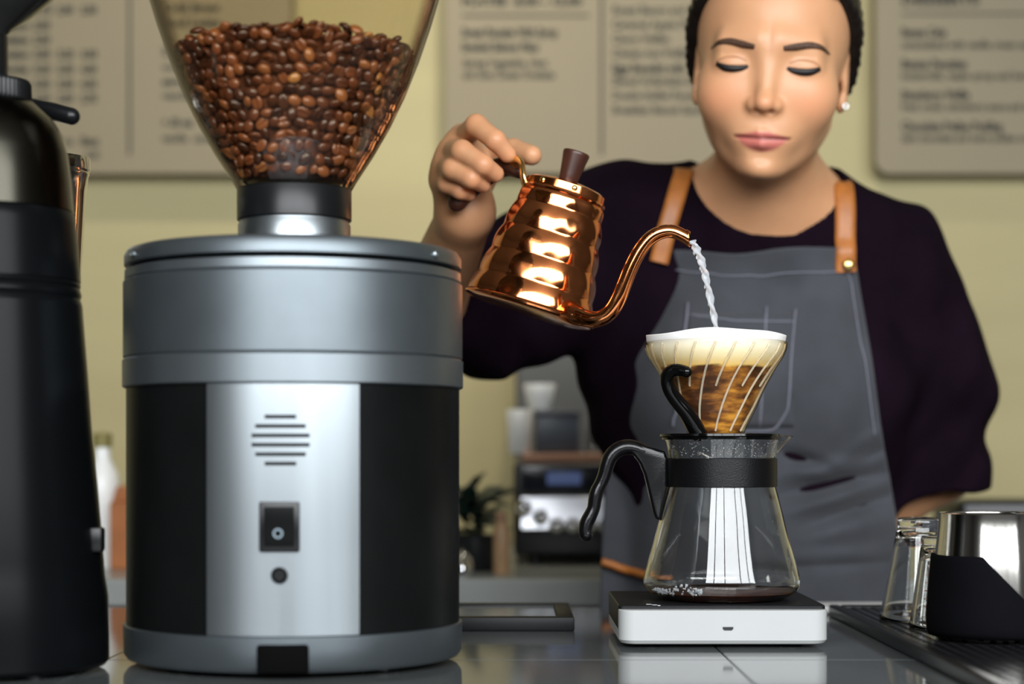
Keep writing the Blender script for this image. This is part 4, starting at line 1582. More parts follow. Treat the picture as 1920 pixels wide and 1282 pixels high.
# ---- hair
def sd_hair(p):
    h = to_head(p)
    s = fold_eye(h)
    d = sd_ell(h, (0, -14, 30), (84, 98, 95))
    d = smin(d, sd_ell(h, (0, -34, -12), (78, 68, 60)), 20)
    d = smin(d, sd_ell(h, (4, -128, 35), (38, 34, 38)), 12)          # gathered at the back
    wav = 0.7 * np.sin(np.arctan2(h[:, 0], h[:, 2] - 10) * 60 + h[:, 1] * 0.05) + 0.5 * np.sin(h[:, 0] * 0.9 + h[:, 2] * 0.25)
    d = d - wav * 0.8
    # face opening: rounded arch forward of the ears
    t = (np.abs(h[:, 0] / 65.0) ** 3 + np.abs((h[:, 2] + 8) / 86.0) ** 3) ** (1 / 3.0)
    arch = (t - 1) * 62
    opening = np.minimum(-arch, h[:, 1] + 6)                         # positive inside the opening
    d = smax(d, opening, 3)
    # nothing below the ears in front, nape line at the back
    d = smax(d, -(h[:, 2] + 2 + np.clip(-h[:, 1] - 26, -60, 60) * 1.1), 6)
    # ears stay clear
    d = smax(d, -sd_ell(s, (80, -14, -22), (16, 18, 26)), 5)
    return d * np.float32(hs)


hc = HC
me, _ = polygonise(sd_hair, axis([(hc[0] - 0.11, hc[0] + 0.11, 0.002)]), axis([(hc[1] - 0.12, hc[1] + 0.19, 0.0022)]), axis([(hc[2] - 0.10, hc[2] + 0.16, 0.0022)]), project=2)
m_hair = mat('black_hair', (0.008, 0.006, 0.005), rough=0.36, noise=0.4, nscale=60, bump=0.5, bscale=350, stretch=(1, 1, 0.12), spec=0.35)
wear('hair', me, m_hair)


# ---- brows and lashes: tapered strips laid on the skin
def strip(pts, widths, lift, thick, name, m, n=26):
    c = np.array(catmull([(*p, 0) for p in pts], n // (len(pts) - 1) + 1))[:, :2]
    w = np.interp(np.linspace(0, 1, len(c)), np.linspace(0, 1, len(widths)), widths)
    t = np.gradient(c, axis=0)
    t /= np.linalg.norm(t, axis=1)[:, None]
    nr = np.stack([-t[:, 1], t[:, 0]], -1)
    rows = []
    for k in (-1, -0.5, 0, 0.5, 1):
        q = c + nr * (w * k / 2)[:, None]
        o = np.stack([q[:, 0], np.full(len(q), 150.0), q[:, 1]], -1).astype(np.float32)
        y = np.full(len(q), 130.0, np.float32)
        for _ in range(70):
            pp = np.stack([q[:, 0], y, q[:, 1]], -1).astype(np.float32)
            y = y - np.clip(sd_face(pp) * 0.8, -3, 6)
        rows.append(np.stack([q[:, 0], y + lift * (1 - 0.8 * abs(k)), q[:, 1]], -1))
    V = [tuple(from_head(v)) for r in rows for v in r]
    L_ = len(c)
    Fc = [(a * L_ + i, a * L_ + i + 1, (a + 1) * L_ + i + 1, (a + 1) * L_ + i) for a in range(4) for i in range(L_ - 1)]
    o = wear(name, fix_normals(mesh(V, Fc)), m)
    solidify(o, thick)
    return o


m_brow = mat('brow_hair', (0.060, 0.028, 0.014), rough=0.6, noise=0.4, nscale=400)
m_lash = mat('lash_hair', (0.006, 0.004, 0.004), rough=0.5, noise=0.3, nscale=400)
for s_ in (-1, 1):
    strip([(s_ * 13.0, 14.8), (s_ * 24, 16.6), (s_ * 36, 18.8), (s_ * 46, 17.4), (s_ * 54, 12.0)], [4.2, 6.6, 6.0, 4.2, 1.2], 0.9, 0.0006, 'eyebrow', m_brow)
    strip([(s_ * 17.5, -2.2), (s_ * 23, -4.1), (s_ * 31, -5.2), (s_ * 39, -4.6), (s_ * 47, -1.4)], [2.2, 5.0, 6.4, 6.2, 3.2], 1.8, 0.0006, 'eyelash', m_lash)
    strip([(s_ * 19, 2.2), (s_ * 26, 4.8), (s_ * 33, 5.4), (s_ * 41, 3.8), (s_ * 47, 0.4)], [0.5, 0.9, 1.0, 0.9, 0.4], 0.3, 0.0003, 'lid_shade_strip', mat('lid_shade', (0.34, 0.15, 0.08), rough=0.6, noise=0.1))  # shade of the lid fold laid on as a darker strip

# ---- earring
ec = from_head((71, -8, -35))
me = xform(lathe([(0.0018, -0.0006), (0.0031, -0.0006), (0.0033, 0.0), (0.0031, 0.0006), (0.0018, 0.0006), (0.0016, 0)], 24, close='loop'), (0, 0, 0), (PI / 2, 0, 0))
xform(me, ec + np.array([0.001, -0.007, 0.0]))
wear('earring', me, mat('silver', (0.55, 0.54, 0.52), rough=0.25, metal=1.0, noise=0.03))


# ---- blouse
def sd_sleeves(p):
    # raised arm: wide batwing sleeve that hangs below the arm
    a = sd_cone(p, sh_l, el_l + np.array([-0.01, 0.0, 0.0]), 0.052, 0.060)
    a = smin(a, sd_cone(p, (0.110, 1.93, 0.33), (-0.020, 1.845, 0.265), 0.055, 0.040), 0.05)
    a = smin(a, sd_cone(p, (0.120, 1.93, 0.36), (0.130, 1.935, 0.185), 0.060, 0.045), 0.05)
    # hanging arm
    mid = (0.453, 1.958, 0.235)
    b = sd_cone(p, sh_r, mid, 0.052, 0.061)
    b2 = sd_cone(p, mid, (0.466, 1.972, 0.085), 0.061, 0.053)
    b = smin(b, b2, 0.03)
    b = smax(b, 0.106 + (p[:, 0] - 0.47) * 0.10 - p[:, 2], 0.006)
    return a, b


def folds(p):
    x, y, z = p[:, 0], p[:, 1], p[:, 2]
    f = 0.0030 * np.sin((z * 0.9 + x * 0.55) * 75 + 2.5 * np.sin(x * 22)) + 0.0022 * np.sin((x - 0.4 * z) * 110 + 3 * np.sin(z * 19))
    arm = np.clip(np.abs(x - 0.264) / 0.12 - 0.75, 0.15, 1)
    return f * arm


def sd_blouse(p):
    t = sd_torso(p, 0.009)
    a, b = sd_sleeves(p)
    d = smin(smin(t, a, 0.045), b, 0.035)
    d = d - folds(p)
    # scoop neck, tilted with the chest
    c = np.float32((0.2635, 1.875, 0.440))
    q = p - c
    neck = np.sqrt((q[:, 0] / 0.0775) ** 2 + (q[:, 2] / 0.069) ** 2 + (np.maximum(q[:, 1] - 0.02, 0) / 0.075) ** 2)
    d = smax(d, (1 - neck) * 0.07, 0.004)
    d = smax(d, -0.20 - p[:, 2], 0.004)
    return d


X = axis([(-0.19, 0.57, 0.0035)])
Y = axis([(1.69, 2.12, 0.0035)])
Z = axis([(-0.22, 0.50, 0.0035)])
me, _ = polygonise(sd_blouse, X, Y, Z, project=2)
m_blouse = mat('blouse_crepe', (0.0060, 0.0026, 0.0058), rough=0.9, noise=0.3, nscale=14, spec=0.05, bump=0.12, bscale=500)
wear('blouse', me, m_blouse)
# trousers
def sd_trouser(p):
    d = smin(sd_legs(p, 0.012), sd_ell(p, (0.264, 1.965, -0.13), (0.172, 0.126, 0.155)), 0.03)
    d = smax(d, p[:, 2] + 0.06, 0.003)
    return smax(d, -0.86 - p[:, 2], 0.003)


me, _ = polygonise(sd_trouser, axis([(0.04, 0.49, 0.007)]), axis([(1.80, 2.13, 0.007)]), axis([(-0.90, -0.03, 0.008)]), project=1)
wear('trousers', me, mat('dark_trousers', (0.012, 0.012, 0.014), rough=0.8, noise=0.2, nscale=40))
def sd_shoe(p):
    q = p.copy()
    q[:, 0] = np.abs(q[:, 0] - np.float32(0.264))
    d = sd_cone(q, (0.092, 1.990, -0.868), (0.101, 1.835, -0.880), 0.046, 0.040)
    d = smax(d, p[:, 2] + 0.845, 0.006)
    return smax(d, FLOOR_Z + 0.001 - p[:, 2], 0.004)


me, _ = polygonise(sd_shoe, axis([(0.10, 0.44, 0.005)]), axis([(1.77, 2.06, 0.005)]), axis([(-0.95, -0.81, 0.005)]), project=1)
wear('shoes', me, mat('black_shoe', (0.01, 0.01, 0.01), rough=0.4, noise=0.1))


# ---- apron: a sheet laid over the front of the body
def sd_front(p):
    return smin(sd_torso(p, 0.009), sd_legs(p, 0.03), 0.08)


AD = 1.83
rows_px = [(462, 1228, 1598), (480, 1224, 1603), (500, 1222, 1606), (560, 1203, 1615), (620, 1182, 1625), (680, 1165, 1635), (740, 1153, 1643), (800, 1145, 1651), (860, 1139, 1661), (920, 1134, 1671), (980, 1131, 1680), (1040, 1128, 1686), (1100, 1126, 1690), (1180, 1123, 1694), (1400, 1118, 1700), (1800, 1110, 1706)]
NU, NV = 110, 190
ry = np.array([r[0] for r in rows_px], float)
vv = np.concatenate([np.linspace(462, 1160, 150), np.linspace(1165, 1800, 40)])


def fold_ap(px, py):
    """creases of the cloth, mostly at the waist (metres towards the viewer)"""
    u = (px - 1410) / 270
    g = lambda cx, cy, sx, sy, ang: np.exp(-(((px - cx) * math.cos(ang) + (py - cy) * math.sin(ang)) / sx) ** 2 - ((-(px - cx) * math.sin(ang) + (py - cy) * math.cos(ang)) / sy) ** 2)
    h = 0.0
    h = h - 0.016 * g(1560, 905, 75, 15, -0.22) + 0.011 * g(1550, 878, 80, 16, -0.16)
    h = h - 0.014 * g(1600, 955, 85, 14, -0.36) + 0.010 * g(1580, 930, 90, 12, -0.30)
    h = h - 0.010 * g(1510, 862, 60, 13, 0.30) + 0.010 * g(1600, 990, 110, 22, -0.2)
    h = h - 0.010 * g(1630, 850, 50, 16, -0.55) + 0.008 * g(1640, 820, 50, 16, -0.6)
    h = h - 0.007 * g(1190, 880, 70, 16, 0.3) + 0.006 * g(1190, 850, 70, 16, 0.3)
    h = h - 0.006 * g(1560, 1062, 150, 9, -0.03) + 0.004 * g(1560, 1040, 150, 14, -0.03)
    h = h + 0.0022 * np.sin(px / 46.0 + py / 160.0) + 0.0018 * np.sin(px / 23.0 - py / 75.0 + 2 * np.sin(py / 120.0))
    return h


V = []
sheet = np.zeros((len(vv), NU, 3))
for i, py in enumerate(vv):
    l = np.interp(py, ry, [r[1] for r in rows_px])
    r = np.interp(py, ry, [r[2] for r in rows_px])
    pxs = np.linspace(l, r, NU)
    o = np.stack([(pxs - 960) / F * AD, np.full(NU, 1.55), np.full(NU, CZ + (HOR - py) / F * AD)], -1)
    hit, t = march(sd_front, o, (0, 1, 0), 0.50)
    sheet[i] = hit
yy = sheet[:, :, 1]
# the cloth bridges hollows: below the bust it hangs no deeper than a smooth front, and it wraps only gently at the sides
for i in range(1, len(vv)):
    yy[i] = np.minimum(yy[i], yy[i - 1] + 0.0030)
yy = np.minimum(yy, 1.925)
for _ in range(14):
    yy[1:-1] = (yy[:-2] + yy[2:] + 2 * yy[1:-1]) / 4
    yy[:, 1:-1] = (yy[:, :-2] + yy[:, 2:] + 2 * yy[:, 1:-1]) / 4
for i, py in enumerate(vv):
    l = np.interp(py, ry, [r[1] for r in rows_px])
    r = np.interp(py, ry, [r[2] for r in rows_px])
    pxs = np.linspace(l, r, NU)
    k = np.clip((py - 470) / 60, 0.1, 1)
    yy[i] -= 0.007 + k * fold_ap(pxs, py)
top_dip = np.exp(-((np.linspace(0, 1, NU) - 0.42) / 0.20) ** 2) * 0.007
for i in range(22):
    sheet[i, :, 2] -= top_dip * (1 - i / 22)
# never into the counter behind which she stands
yy[:] = np.maximum(yy, CT_Y1 + 0.012)
sheet[:, :, 1] = yy
for i, py in enumerate(vv):
    l = np.interp(py, ry, [r[1] for r in rows_px])
    r = np.interp(py, ry, [r[2] for r in rows_px])
    sheet[i, :, 0] = (np.linspace(l, r, NU) - 960) / F * yy[i]
Vs = sheet.reshape(-1, 3)
Fc = [(i * NU + j, i * NU + j + 1, (i + 1) * NU + j + 1, (i + 1) * NU + j) for i in range(len(vv) - 1) for j in range(NU - 1)]
m_apron = mat('grey_denim', (0.036, 0.0385, 0.0455), rough=0.85, noise=0.16, nscale=22, bump=0.35, bscale=700, sheen=0.1)
ap = wear('apron', mesh(Vs, Fc), m_apron)
solidify(ap, 0.0022, 0)


def apron_pt(px, py, lift=0.0):
    i = int(np.argmin(abs(vv - py)))
    l = np.interp(py, ry, [r[1] for r in rows_px])
    r = np.interp(py, ry, [r[2] for r in rows_px])
    j = int(round(np.clip((px - l) / (r - l), 0, 1) * (NU - 1)))
    v = sheet[i, j]
    return np.array([v[0], v[1] - lift, v[2]])


m_stitch = mat('pale_stitch', (0.17, 0.17, 0.21), rough=0.8, noise=0.1, nscale=200)


def apron_line(name, pts, rad=0.0011, m=None, lift=0.0022):
    dense = []
    for a, b in zip(pts, pts[1:]):
        for t in np.linspace(0, 1, 14, endpoint=False):
            dense.append(apron_pt(a[0] + (b[0] - a[0]) * t, a[1] + (b[1] - a[1]) * t, lift))
    dense.append(apron_pt(*pts[-1], lift))
    d = np.array(dense)
    for _ in range(3):
        d[1:-1] = (d[:-2] + d[2:] + 2 * d[1:-1]) / 4
    o = link(name, tube([tuple(v) for v in d], rad, 6, flat=(1.0, 0.8)), m or m_stitch, None, angle=0)
    o.parent = ap
    o.matrix_parent_inverse = Matrix.Identity(4)
    return o


def pocket(poly_px, name):
    """patch pocket, a second layer of cloth on the bib"""
    (x0, y0), (x1, y1) = poly_px
    nu, nv = 24, 24
    V = []
    for b in np.linspace(0, 1, nv):
        for a in np.linspace(0, 1, nu):
            V.append(apron_pt(x0 + (x1 - x0) * a, y0 + (y1 - y0) * b, 0.0026))
    Fc = [(i * nu + j, i * nu + j + 1, (i + 1) * nu + j + 1, (i + 1) * nu + j) for i in range(nv - 1) for j in range(nu - 1)]
    o = link(name, mesh(V, Fc), m_apron, None, angle=0)
    o.parent = ap
    solidify(o, 0.0018, 0)
    return o


pocket(((1288, 590), (1488, 800)), 'bib_pocket')
apron_line('stitching', [(1290, 565), (1268, 760), (1262, 800)], lift=0.0042)
apron_line('stitching', [(1437, 575), (1424, 800)], lift=0.0042)
apron_line('stitching', [(1490, 578), (1476, 770), (1452, 806), (1350, 812)], lift=0.0042)
apron_line('stitching', [(1296, 590), (1380, 602), (1486, 604)], 0.0009, lift=0.0042)
apron_line('stitching', [(1236, 510), (1215, 570), (1178, 690), (1160, 800)], 0.0008)
apron_line('stitching', [(1590, 505), (1600, 560), (1622, 690), (1640, 820)], 0.0008)
apron_line('stitching', [(1240, 498), (1330, 506), (1430, 512), (1585, 506)], 0.0008)


# ---- leather straps
def sd_dress(p):
    return np.minimum(sd_blouse(p), sd_torso(p))


m_leather = mat('tan_leather', (0.34, 0.115, 0.022), rough=0.45, noise=0.22, nscale=45, bump=0.1, bscale=400)
m_rivet = mat('brass_rivet', (0.80, 0.55, 0.20), rough=0.25, metal=1.0, noise=0.08)


def strap(path, wid, name='strap'):
    """ribbon through picture points, laid on blouse and shoulder, then over to the back"""
    c = np.array(catmull([(x, y, 0) for x, y in path], 10))[:, :2]
    n = len(c)
    pts = []
    for x, y in c:
        o = np.array([(x - 960) / F * 1.84, 1.60, CZ + (HOR - y) / F * 1.84])
        h, t = march(sd_dress, o[None], (0, 1, 0), 0.5)
        pts.append(h[0] + np.array([0, -0.0045, 0]))
    pts = np.array(pts)
    low = np.array([apron_pt(c[-1][0], max(470, c[-1][1] - 14), 0.0045), apron_pt(c[-1][0], max(480, c[-1][1]), 0.0045)])
    kk = np.clip((c[:, 1] - 445) / 25, 0, 1)
    for i in range(n):
        if kk[i] > 0:
            yq = apron_pt(c[i][0], max(466, c[i][1]), 0.0045)[1]
            pts[i, 1] = pts[i, 1] * (1 - kk[i]) + min(yq, pts[i, 1]) * kk[i]
    for _ in range(4):
        pts[1:-1] = (pts[:-2] + pts[2:] + 2 * pts[1:-1]) / 4
    # over the shoulder and down the back
    top = pts[0]
    back = [top + np.array([0, 0.030, 0.010]), top + np.array([0, 0.075, 0.008]), top + np.array([0, 0.120, -0.03])]
    allp = np.vstack([np.array(back)[::-1], pts])
    w = np.full(len(allp), wid)
    V = []
    for i in range(len(allp)):
        t = allp[min(i + 1, len(allp) - 1)] - allp[max(0, i - 1)]
        t = t / np.linalg.norm(t)
        s = np.array([1.0, 0, 0]) - t * t[0]
        s /= np.linalg.norm(s)
        for k in (-0.5, -0.2, 0.2, 0.5):
            V.append(allp[i] + s * wid * k)
    Fc = [(i * 4 + j, i * 4 + j + 1, (i + 1) * 4 + j + 1, (i + 1) * 4 + j) for i in range(len(allp) - 1) for j in range(3)]
    o = link(name, fix_normals(mesh(V, Fc)), m_leather, None, angle=0)
    o.parent = ap
    solidify(o, 0.0026, 0)
    return pts


sl = strap([(1288, 312), (1276, 345), (1264, 385), (1252, 425), (1243, 465), (1237, 490)], 0.0190)
sr = strap([(1588, 340), (1588, 375), (1587, 415), (1586, 455), (1586, 490), (1587, 510)], 0.0205)
for (px_, py_) in ((1241, 474), (1586, 494)):
    c = apron_pt(px_, py_, 0.0092)
    o = link('strap_rivet', xform(lathe([(0, 0), (0.0062, 0), (0.0060, 0.0012), (0.0045, 0.0026), (0.0, 0.0032)], 20), tuple(c), (PI / 2, 0, 0)), m_rivet, None)
    o.parent = ap
# waist tie
apron_line('waist_tie', [(1128, 1062), (1180, 1080), (1240, 1092)], 0.006, m_leather, lift=0.006)

# ================================================================== dark grinder at the edge of the picture
m_gloss_black = mat('gloss_black_body', (0.0025, 0.003, 0.0035), rough=0.30, noise=0.1, nscale=10, spec=0.10)
m_smoke = mat('smoky_steel', (0.035, 0.033, 0.026), rough=0.25, metal=1.0, noise=0.15, nscale=8, stretch=(1, 1, 0.2))
m_steel = mat('polished_steel', (0.62, 0.60, 0.56), rough=0.14, metal=1.0, noise=0.05, nscale=20)
QD, QM = 1.25, 1.25 / F
QA = P(-24, 850, QD)
dg = thing('coffee_grinder', 'tall glossy black coffee grinder cut off by the edge of the picture', 'grinder', (QA.x, QA.y, 0))
Qz = lambda py: CZ + (HOR - py) * QM
q = lambda py, r: (r * QM, Qz(py))
link('body', lathe([(0, 0.003), (0.080, 0.003), (0.0825, 0.006), q(1190, 224), q(1120, 222), q(1080, 216), q(1040, 213), q(1000, 210), q(900, 201), q(800, 191), q(700, 184), q(600, 176), q(572, 174)], 72), m_gloss_black, dg, angle=40)
link('groove_ring', lathe([q(572, 170), q(572, 174), q(566, 172.5), q(560, 170), q(554, 172.5), q(548, 172), q(541, 169), q(534, 171), q(528, 169)], 72), m_gloss_black, dg, angle=30)
link('upper_body', lathe([q(528, 168), q(527, 171), q(470, 167), q(420, 162), q(402, 160), q(398, 157)], 72), m_gloss_black, dg, angle=40)
link('dome', lathe([q(398, 157), q(396, 158.5), q(340, 154), q(290, 148), q(250, 138), q(225, 122), q(205, 100), q(192, 86), q(188, 70)], 72), m_smoke, dg, angle=40)
link('adjusting_ring', lathe([q(190, 60), q(190, 79), q(184, 80), q(158, 79), q(152, 76), q(150, 60)], 120, close='loop', rfun=lambda r, z, a: r * (1 + (0.022 if r > 70 * QM and int(a / (2 * PI) * 120 + 0.5) % 2 else 0))), m_black_pl, dg, angle=20)
link('hopper_neck', lathe([q(152, 38), q(70, 38), q(64, 36)], 40, close='caps'), m_black_pl, dg, angle=40)
hopq = [q(66, 36), q(55, 44), q(30, 78), q(0, 112), q(-50, 158), q(-120, 190)]
link('bean_hopper', lathe(hopq + [(r - 0.002, z + 0.001) for r, z in hopq[::-1]], 64, close='loop'), mat('smoked_hopper', (0.02, 0.02, 0.02), rough=0.1, noise=0.1), dg, angle=50)
link('hopper_lid', lathe([(0, Qz(-119)), q(-119, 194), q(-124, 196), q(-134, 194), (0, Qz(-142))], 48), m_black_pl, dg, angle=40)
lev = [P(60, 200, 1.30), P(100, 209, 1.295), P(134, 218, 1.29)]
link('adjusting_lever', tube([p - Vector(dg.location) for p in lev], [0.0060, 0.0064, 0.0062], 16, round_caps=True), m_black_pl, dg, angle=50)
link('front_latch', rbox(0.010, 0.014, 0.017, 0.002, 2, center=(0.0775, -0.01, Qz(1010))), m_black_pl, dg)
for k in range(4):
    a = PI / 4 + k * PI / 2
    link('foot', xform(lathe([(0, 0), (0.012, 0), (0.012, 0.004), (0, 0.004)], 16), (math.cos(a) * 0.06, math.sin(a) * 0.06, 0)), m_black_pl, dg)
TD = 1.42
TM = TD / F
TA = P(98, 850, TD) - Vector(dg.location)
tz = lambda py: CZ + (HOR - py) * TM
link('steel_chute', xform(lathe([(0.0, tz(625)), (46 * TM, tz(625)), (50 * TM, tz(560)), (57 * TM, tz(450)), (63 * TM, tz(360)), (66 * TM, tz(330)), (68 * TM, tz(327)), (68 * TM, tz(324)), (66 * TM, tz(321)), (70 * TM, tz(319)), (70 * TM, tz(298)), (69 * TM, tz(296)), (63 * TM, tz(296)), (60 * TM, tz(330)), (46 * TM, tz(600)), (0, tz(610))], 56), (TA.x, TA.y, 0)), m_steel, dg, angle=35)
link('chute_bracket', rbox(0.03, 0.115, 0.02, 0.003, 2, center=(TA.x * 0.5, TA.y * 0.5 + 0.03, tz(600))), m_black_pl, dg)

# ================================================================== black tray beside the grinder
m_tray = mat('matt_black_tray', (0.004, 0.0045, 0.005), rough=0.5, spec=0.25, noise=0.1, nscale=30)
m_tray_in = mat('tray_liner', (0.30, 0.32, 0.33), rough=0.12, noise=0.05, nscale=20)
bt = thing('serving_tray', 'shallow black rectangular tray with pale inside between grinder and scale', 'tray', (-0.03, 1.595, 0))
x0, x1, y0, y1, hh = -0.085, 0.0825, -0.075, 0.075, 0.0118
link('tray_base', rbox(x1 - x0 - 0.0285, y1 - y0 - 0.0285, 0.008, 0, center=((x0 + x1) / 2, 0, 0.0040)), m_tray, bt, smooth=False)
link('liner', rbox(x1 - x0 - 0.03, y1 - y0 - 0.03, 0.0015, 0, center=((x0 + x1) / 2, 0, 0.0088)), m_tray_in, bt, smooth=False)
for nm, bx_ in (('front', (x1 - x0, 0.014, (x0 + x1) / 2, y0 + 0.007)), ('rear', (x1 - x0, 0.014, (x0 + x1) / 2, y1 - 0.007))):
    link('rim', rbox(bx_[0], bx_[1], hh, 0.0015, 2, center=(bx_[2], bx_[3], hh / 2)), m_tray, bt)
for xx in (x0 + 0.007, x1 - 0.007):
    link('rim', rbox(0.014, y1 - y0 - 0.0285, hh, 0.0015, 2, center=(xx, 0, hh / 2)), m_tray, bt)

# ================================================================== drip tray with grille
MX0, MX1, MY0, MY1, MH = 0.2905, 0.640, 0.98, 1.665, 0.0105
dt = thing('drip_tray', 'black perforated drip tray along the edge of the stone counter', 'drip tray', ((MX0 + MX1) / 2, (MY0 + MY1) / 2, 0))
mw, md_ = MX1 - MX0, MY1 - MY0
for sx in (-1, 1):
    link('rim', rbox(0.010, md_, MH, 0.0022, 3, center=(sx * (mw / 2 - 0.005), 0, MH / 2)), m_black_pl, dt)
for sy in (-1, 1):
    link('rim', rbox(mw - 0.0205, 0.010, MH, 0.0022, 3, center=(0, sy * (md_ / 2 - 0.005), MH / 2)), m_black_pl, dt)
link('basin', rbox(mw - 0.018, md_ - 0.018, 0.003, 0, center=(0, 0, 0.0015)), m_black_deep, dt, smooth=False)
bars = []
n1 = 36
for i in range(n1):
    bars.append(rbox(0.0048, md_ - 0.0205, 0.0016, 0, center=(-mw / 2 + 0.012 + (mw - 0.024) * i / (n1 - 1), 0, 0.0080)))
n2 = 62
for i in range(n2):
    bars.append(rbox(mw - 0.0205, 0.0052, 0.0014, 0, center=(0, -md_ / 2 + 0.012 + (md_ - 0.024) * i / (n2 - 1), 0.0078)))
g = link('grille', join_meshes(bars), mat('grille_steel', (0.02, 0.02, 0.022), rough=0.22, metal=0.6, noise=0.1), dt, smooth=False)
g['kind'] = 'stuff'
TRAYZ = 0.0088

# ================================================================== upturned measuring glasses
m_red = mat('red_print', (0.35, 0.04, 0.02), rough=0.5, noise=0.1)


def shot_glass(px, d, rb, rt, h, label):
    c = P(px, 850, d)
    t = thing('measuring_glass', label, 'glass', (c.x, d, TRAYZ), group='upturned measuring glasses')
    pr_ = [(rb - 0.0026, 0.0008), (rb - 0.0012, 0.0), (rb, 0.0008), (rb, 0.003)]
    for f in np.linspace(0.08, 0.86, 8):
        pr_.append((rb + (rt - rb) * f, h * f))
    pr_ += [(rt + 0.0004, h * 0.90), (rt + 0.0010, h * 0.93), (rt + 0.0012, h * 0.97), (rt + 0.0002, h * 0.995), (rt - 0.003, h), (rt * 0.5, h * 0.992), (0, h * 0.990)]
    inn = [(0, h * 0.86), (rt * 0.6, h * 0.862), (rt - 0.0045, h * 0.845)]
    for f in np.linspace(0.80, 0.06, 8):
        inn.append((rb + (rt - rb) * f - 0.0026, h * f))
    link('glass_shell', lathe(pr_ + inn, 64, close='loop'), m_glass, t, angle=0)
    for k in range(9):
        f = 0.16 + 0.075 * k
        r = rb + (rt - rb) * f + 0.0003
        for a in (-PI / 2 - 0.12, -PI / 2 + 0.75):
            w = 0.12 if k % 2 else 0.2
            link('tick_mark', lathe([(r, h * f), (r + 0.0003, h * f), (r + 0.0003, h * f + 0.0006), (r, h * f + 0.0006)], 4, a - w / 2, a + w / 2, close='loop'), m_red, t, smooth=False)
    return t


shot_glass(1724, 1.535, 0.0335, 0.0172, 0.0860, 'larger upturned measuring glass beside the apron on the drip tray')
shot_glass(1772, 1.466, 0.0285, 0.0180, 0.0740, 'smaller upturned measuring glass half hidden behind the steel pitcher')

# ================================================================== steel milk pitcher with black sleeve
c = P(1857, 850, 1.372)
mp_ = thing('milk_pitcher', 'polished steel milk pitcher with black sleeve on the drip tray', 'pitcher', (c.x, c.y, TRAYZ))
PH = 0.0950
pit = [(0.0, 0.0012), (0.034, 0.0), (0.0400, 0.0012), (0.0435, 0.0045), (0.0448, 0.012), (0.0440, 0.030), (0.0420, 0.055), (0.0398, 0.075), (0.0386, 0.088), (0.0384, PH)]
pc = [(float(a), float(b)) for a, b in catmull(pit, 4)]


def pr_spout(r, z, a):
    k = max(0.0, (z - 0.06) / 0.035)
    b = (a - math.radians(200)) % (2 * PI)
    b = b if b < PI else b - 2 * PI
    return r


link('pitcher_body', lathe(pc + [(pc[-1][0] - 0.0008, PH + 0.0006)] + [(max(0, a - 0.0013), b + (0.0013 if b < 0.01 else 0)) for a, b in pc[::-1]], 96), m_steel, mp_, angle=50)
# sleeve: follows the body, top edge slopes away to the side
V, Fc = [], []
NA, NZ = 72, 14
for i in range(NA + 1):
    f = i / NA
    a = math.radians(-210 + 252 * f)
    ta = math.degrees(a)
    top = 0.0640 if ta < -112 else max(0.026, 0.0640 - (ta + 112) / 42 * 0.034)
    for j in range(NZ + 1):
        z = 0.004 + (top - 0.004) * j / NZ
        r = float(np.interp(z, [p[1] for p in pc], [p[0] for p in pc])) + 0.0006
        V.append((math.cos(a) * r, math.sin(a) * r, z))
for i in range(NA):
    for j in range(NZ):
        k = i * (NZ + 1) + j
        Fc.append((k, k + NZ + 1, k + NZ + 2, k + 1))
o = link('grip_sleeve', fix_normals(mesh(V, Fc)), mat('black_silicone', (0.003, 0.003, 0.004), rough=0.7, spec=0.04, noise=0.1), mp_, angle=60)
solidify(o, 0.0022, 1)
hp_ = catmull([(0.038, 0.0, 0.085), (0.058, 0.0, 0.088), (0.072, 0, 0.070), (0.072, 0, 0.040), (0.058, 0, 0.022), (0.044, 0, 0.024)], 6)
link('handle', tube(hp_, 0.0045, 14, flat=(1.5, 0.7)), m_steel, mp_, angle=60)

# ================================================================== flat white block beside the drip tray
m_block = mat('block_white', (0.6, 0.6, 0.59), rough=0.85, noise=0.04, nscale=60, bump=0.2, bscale=500)
o = link('white_block', rbox(0.115, 0.060, 0.007, 0.003, 3), m_block, None)
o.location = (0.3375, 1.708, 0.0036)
tag(o, 'flat white block lying behind the drip tray by the apron', 'cloth')

# ================================================================== things on the back counter (out of focus)
ZB = -0.0008
m_white_c = mat('white_ceramic', (0.85, 0.86, 0.84), rough=0.2, noise=0.02)
m_dark_mach = mat('machine_black', (0.010, 0.011, 0.013), rough=0.35, noise=0.1)
m_chrome = mat('chrome', (0.85, 0.87, 0.90), rough=0.10, metal=1.0, noise=0.03)
m_plank = mat('reddish_wood', (0.50, 0.27, 0.17), rough=0.5, noise=0.25, nscale=10, stretch=(0.5, 4, 4))

ED = 2.42
EM = ED / F
ex0, ex1 = P(963, 0, ED).x, P(1250, 0, ED).x
em_ = thing('espresso_machine', 'black espresso machine with shiny steel front on the back counter behind the barista', 'espresso machine', ((ex0 + ex1) / 2, ED + 0.17, ZB))
ew = ex1 - ex0
ez = lambda py: CZ + (HOR - py) * EM - ZB
link('machine_body', rbox(ew, 0.30, ez(868) - 0.012, 0.006, 3, center=(0, 0.0, (ez(868) + 0.012) / 2)), m_dark_mach, em_)
for sx in (-1, 1):
    for sy in (-1, 1):
        link('foot', xform(lathe([(0, 0), (0.014, 0), (0.014, 0.0125), (0, 0.0125)], 14), (sx * (ew / 2 - 0.03), sy * 0.12, 0)), m_black_pl, em_)
link('control_panel', rbox(ew * 0.9, 0.012, 0.036, 0.003, 2, center=(0, -0.154, ez(897))), mat('panel_dark', (0.02, 0.022, 0.03), rough=0.15, noise=0.1), em_)
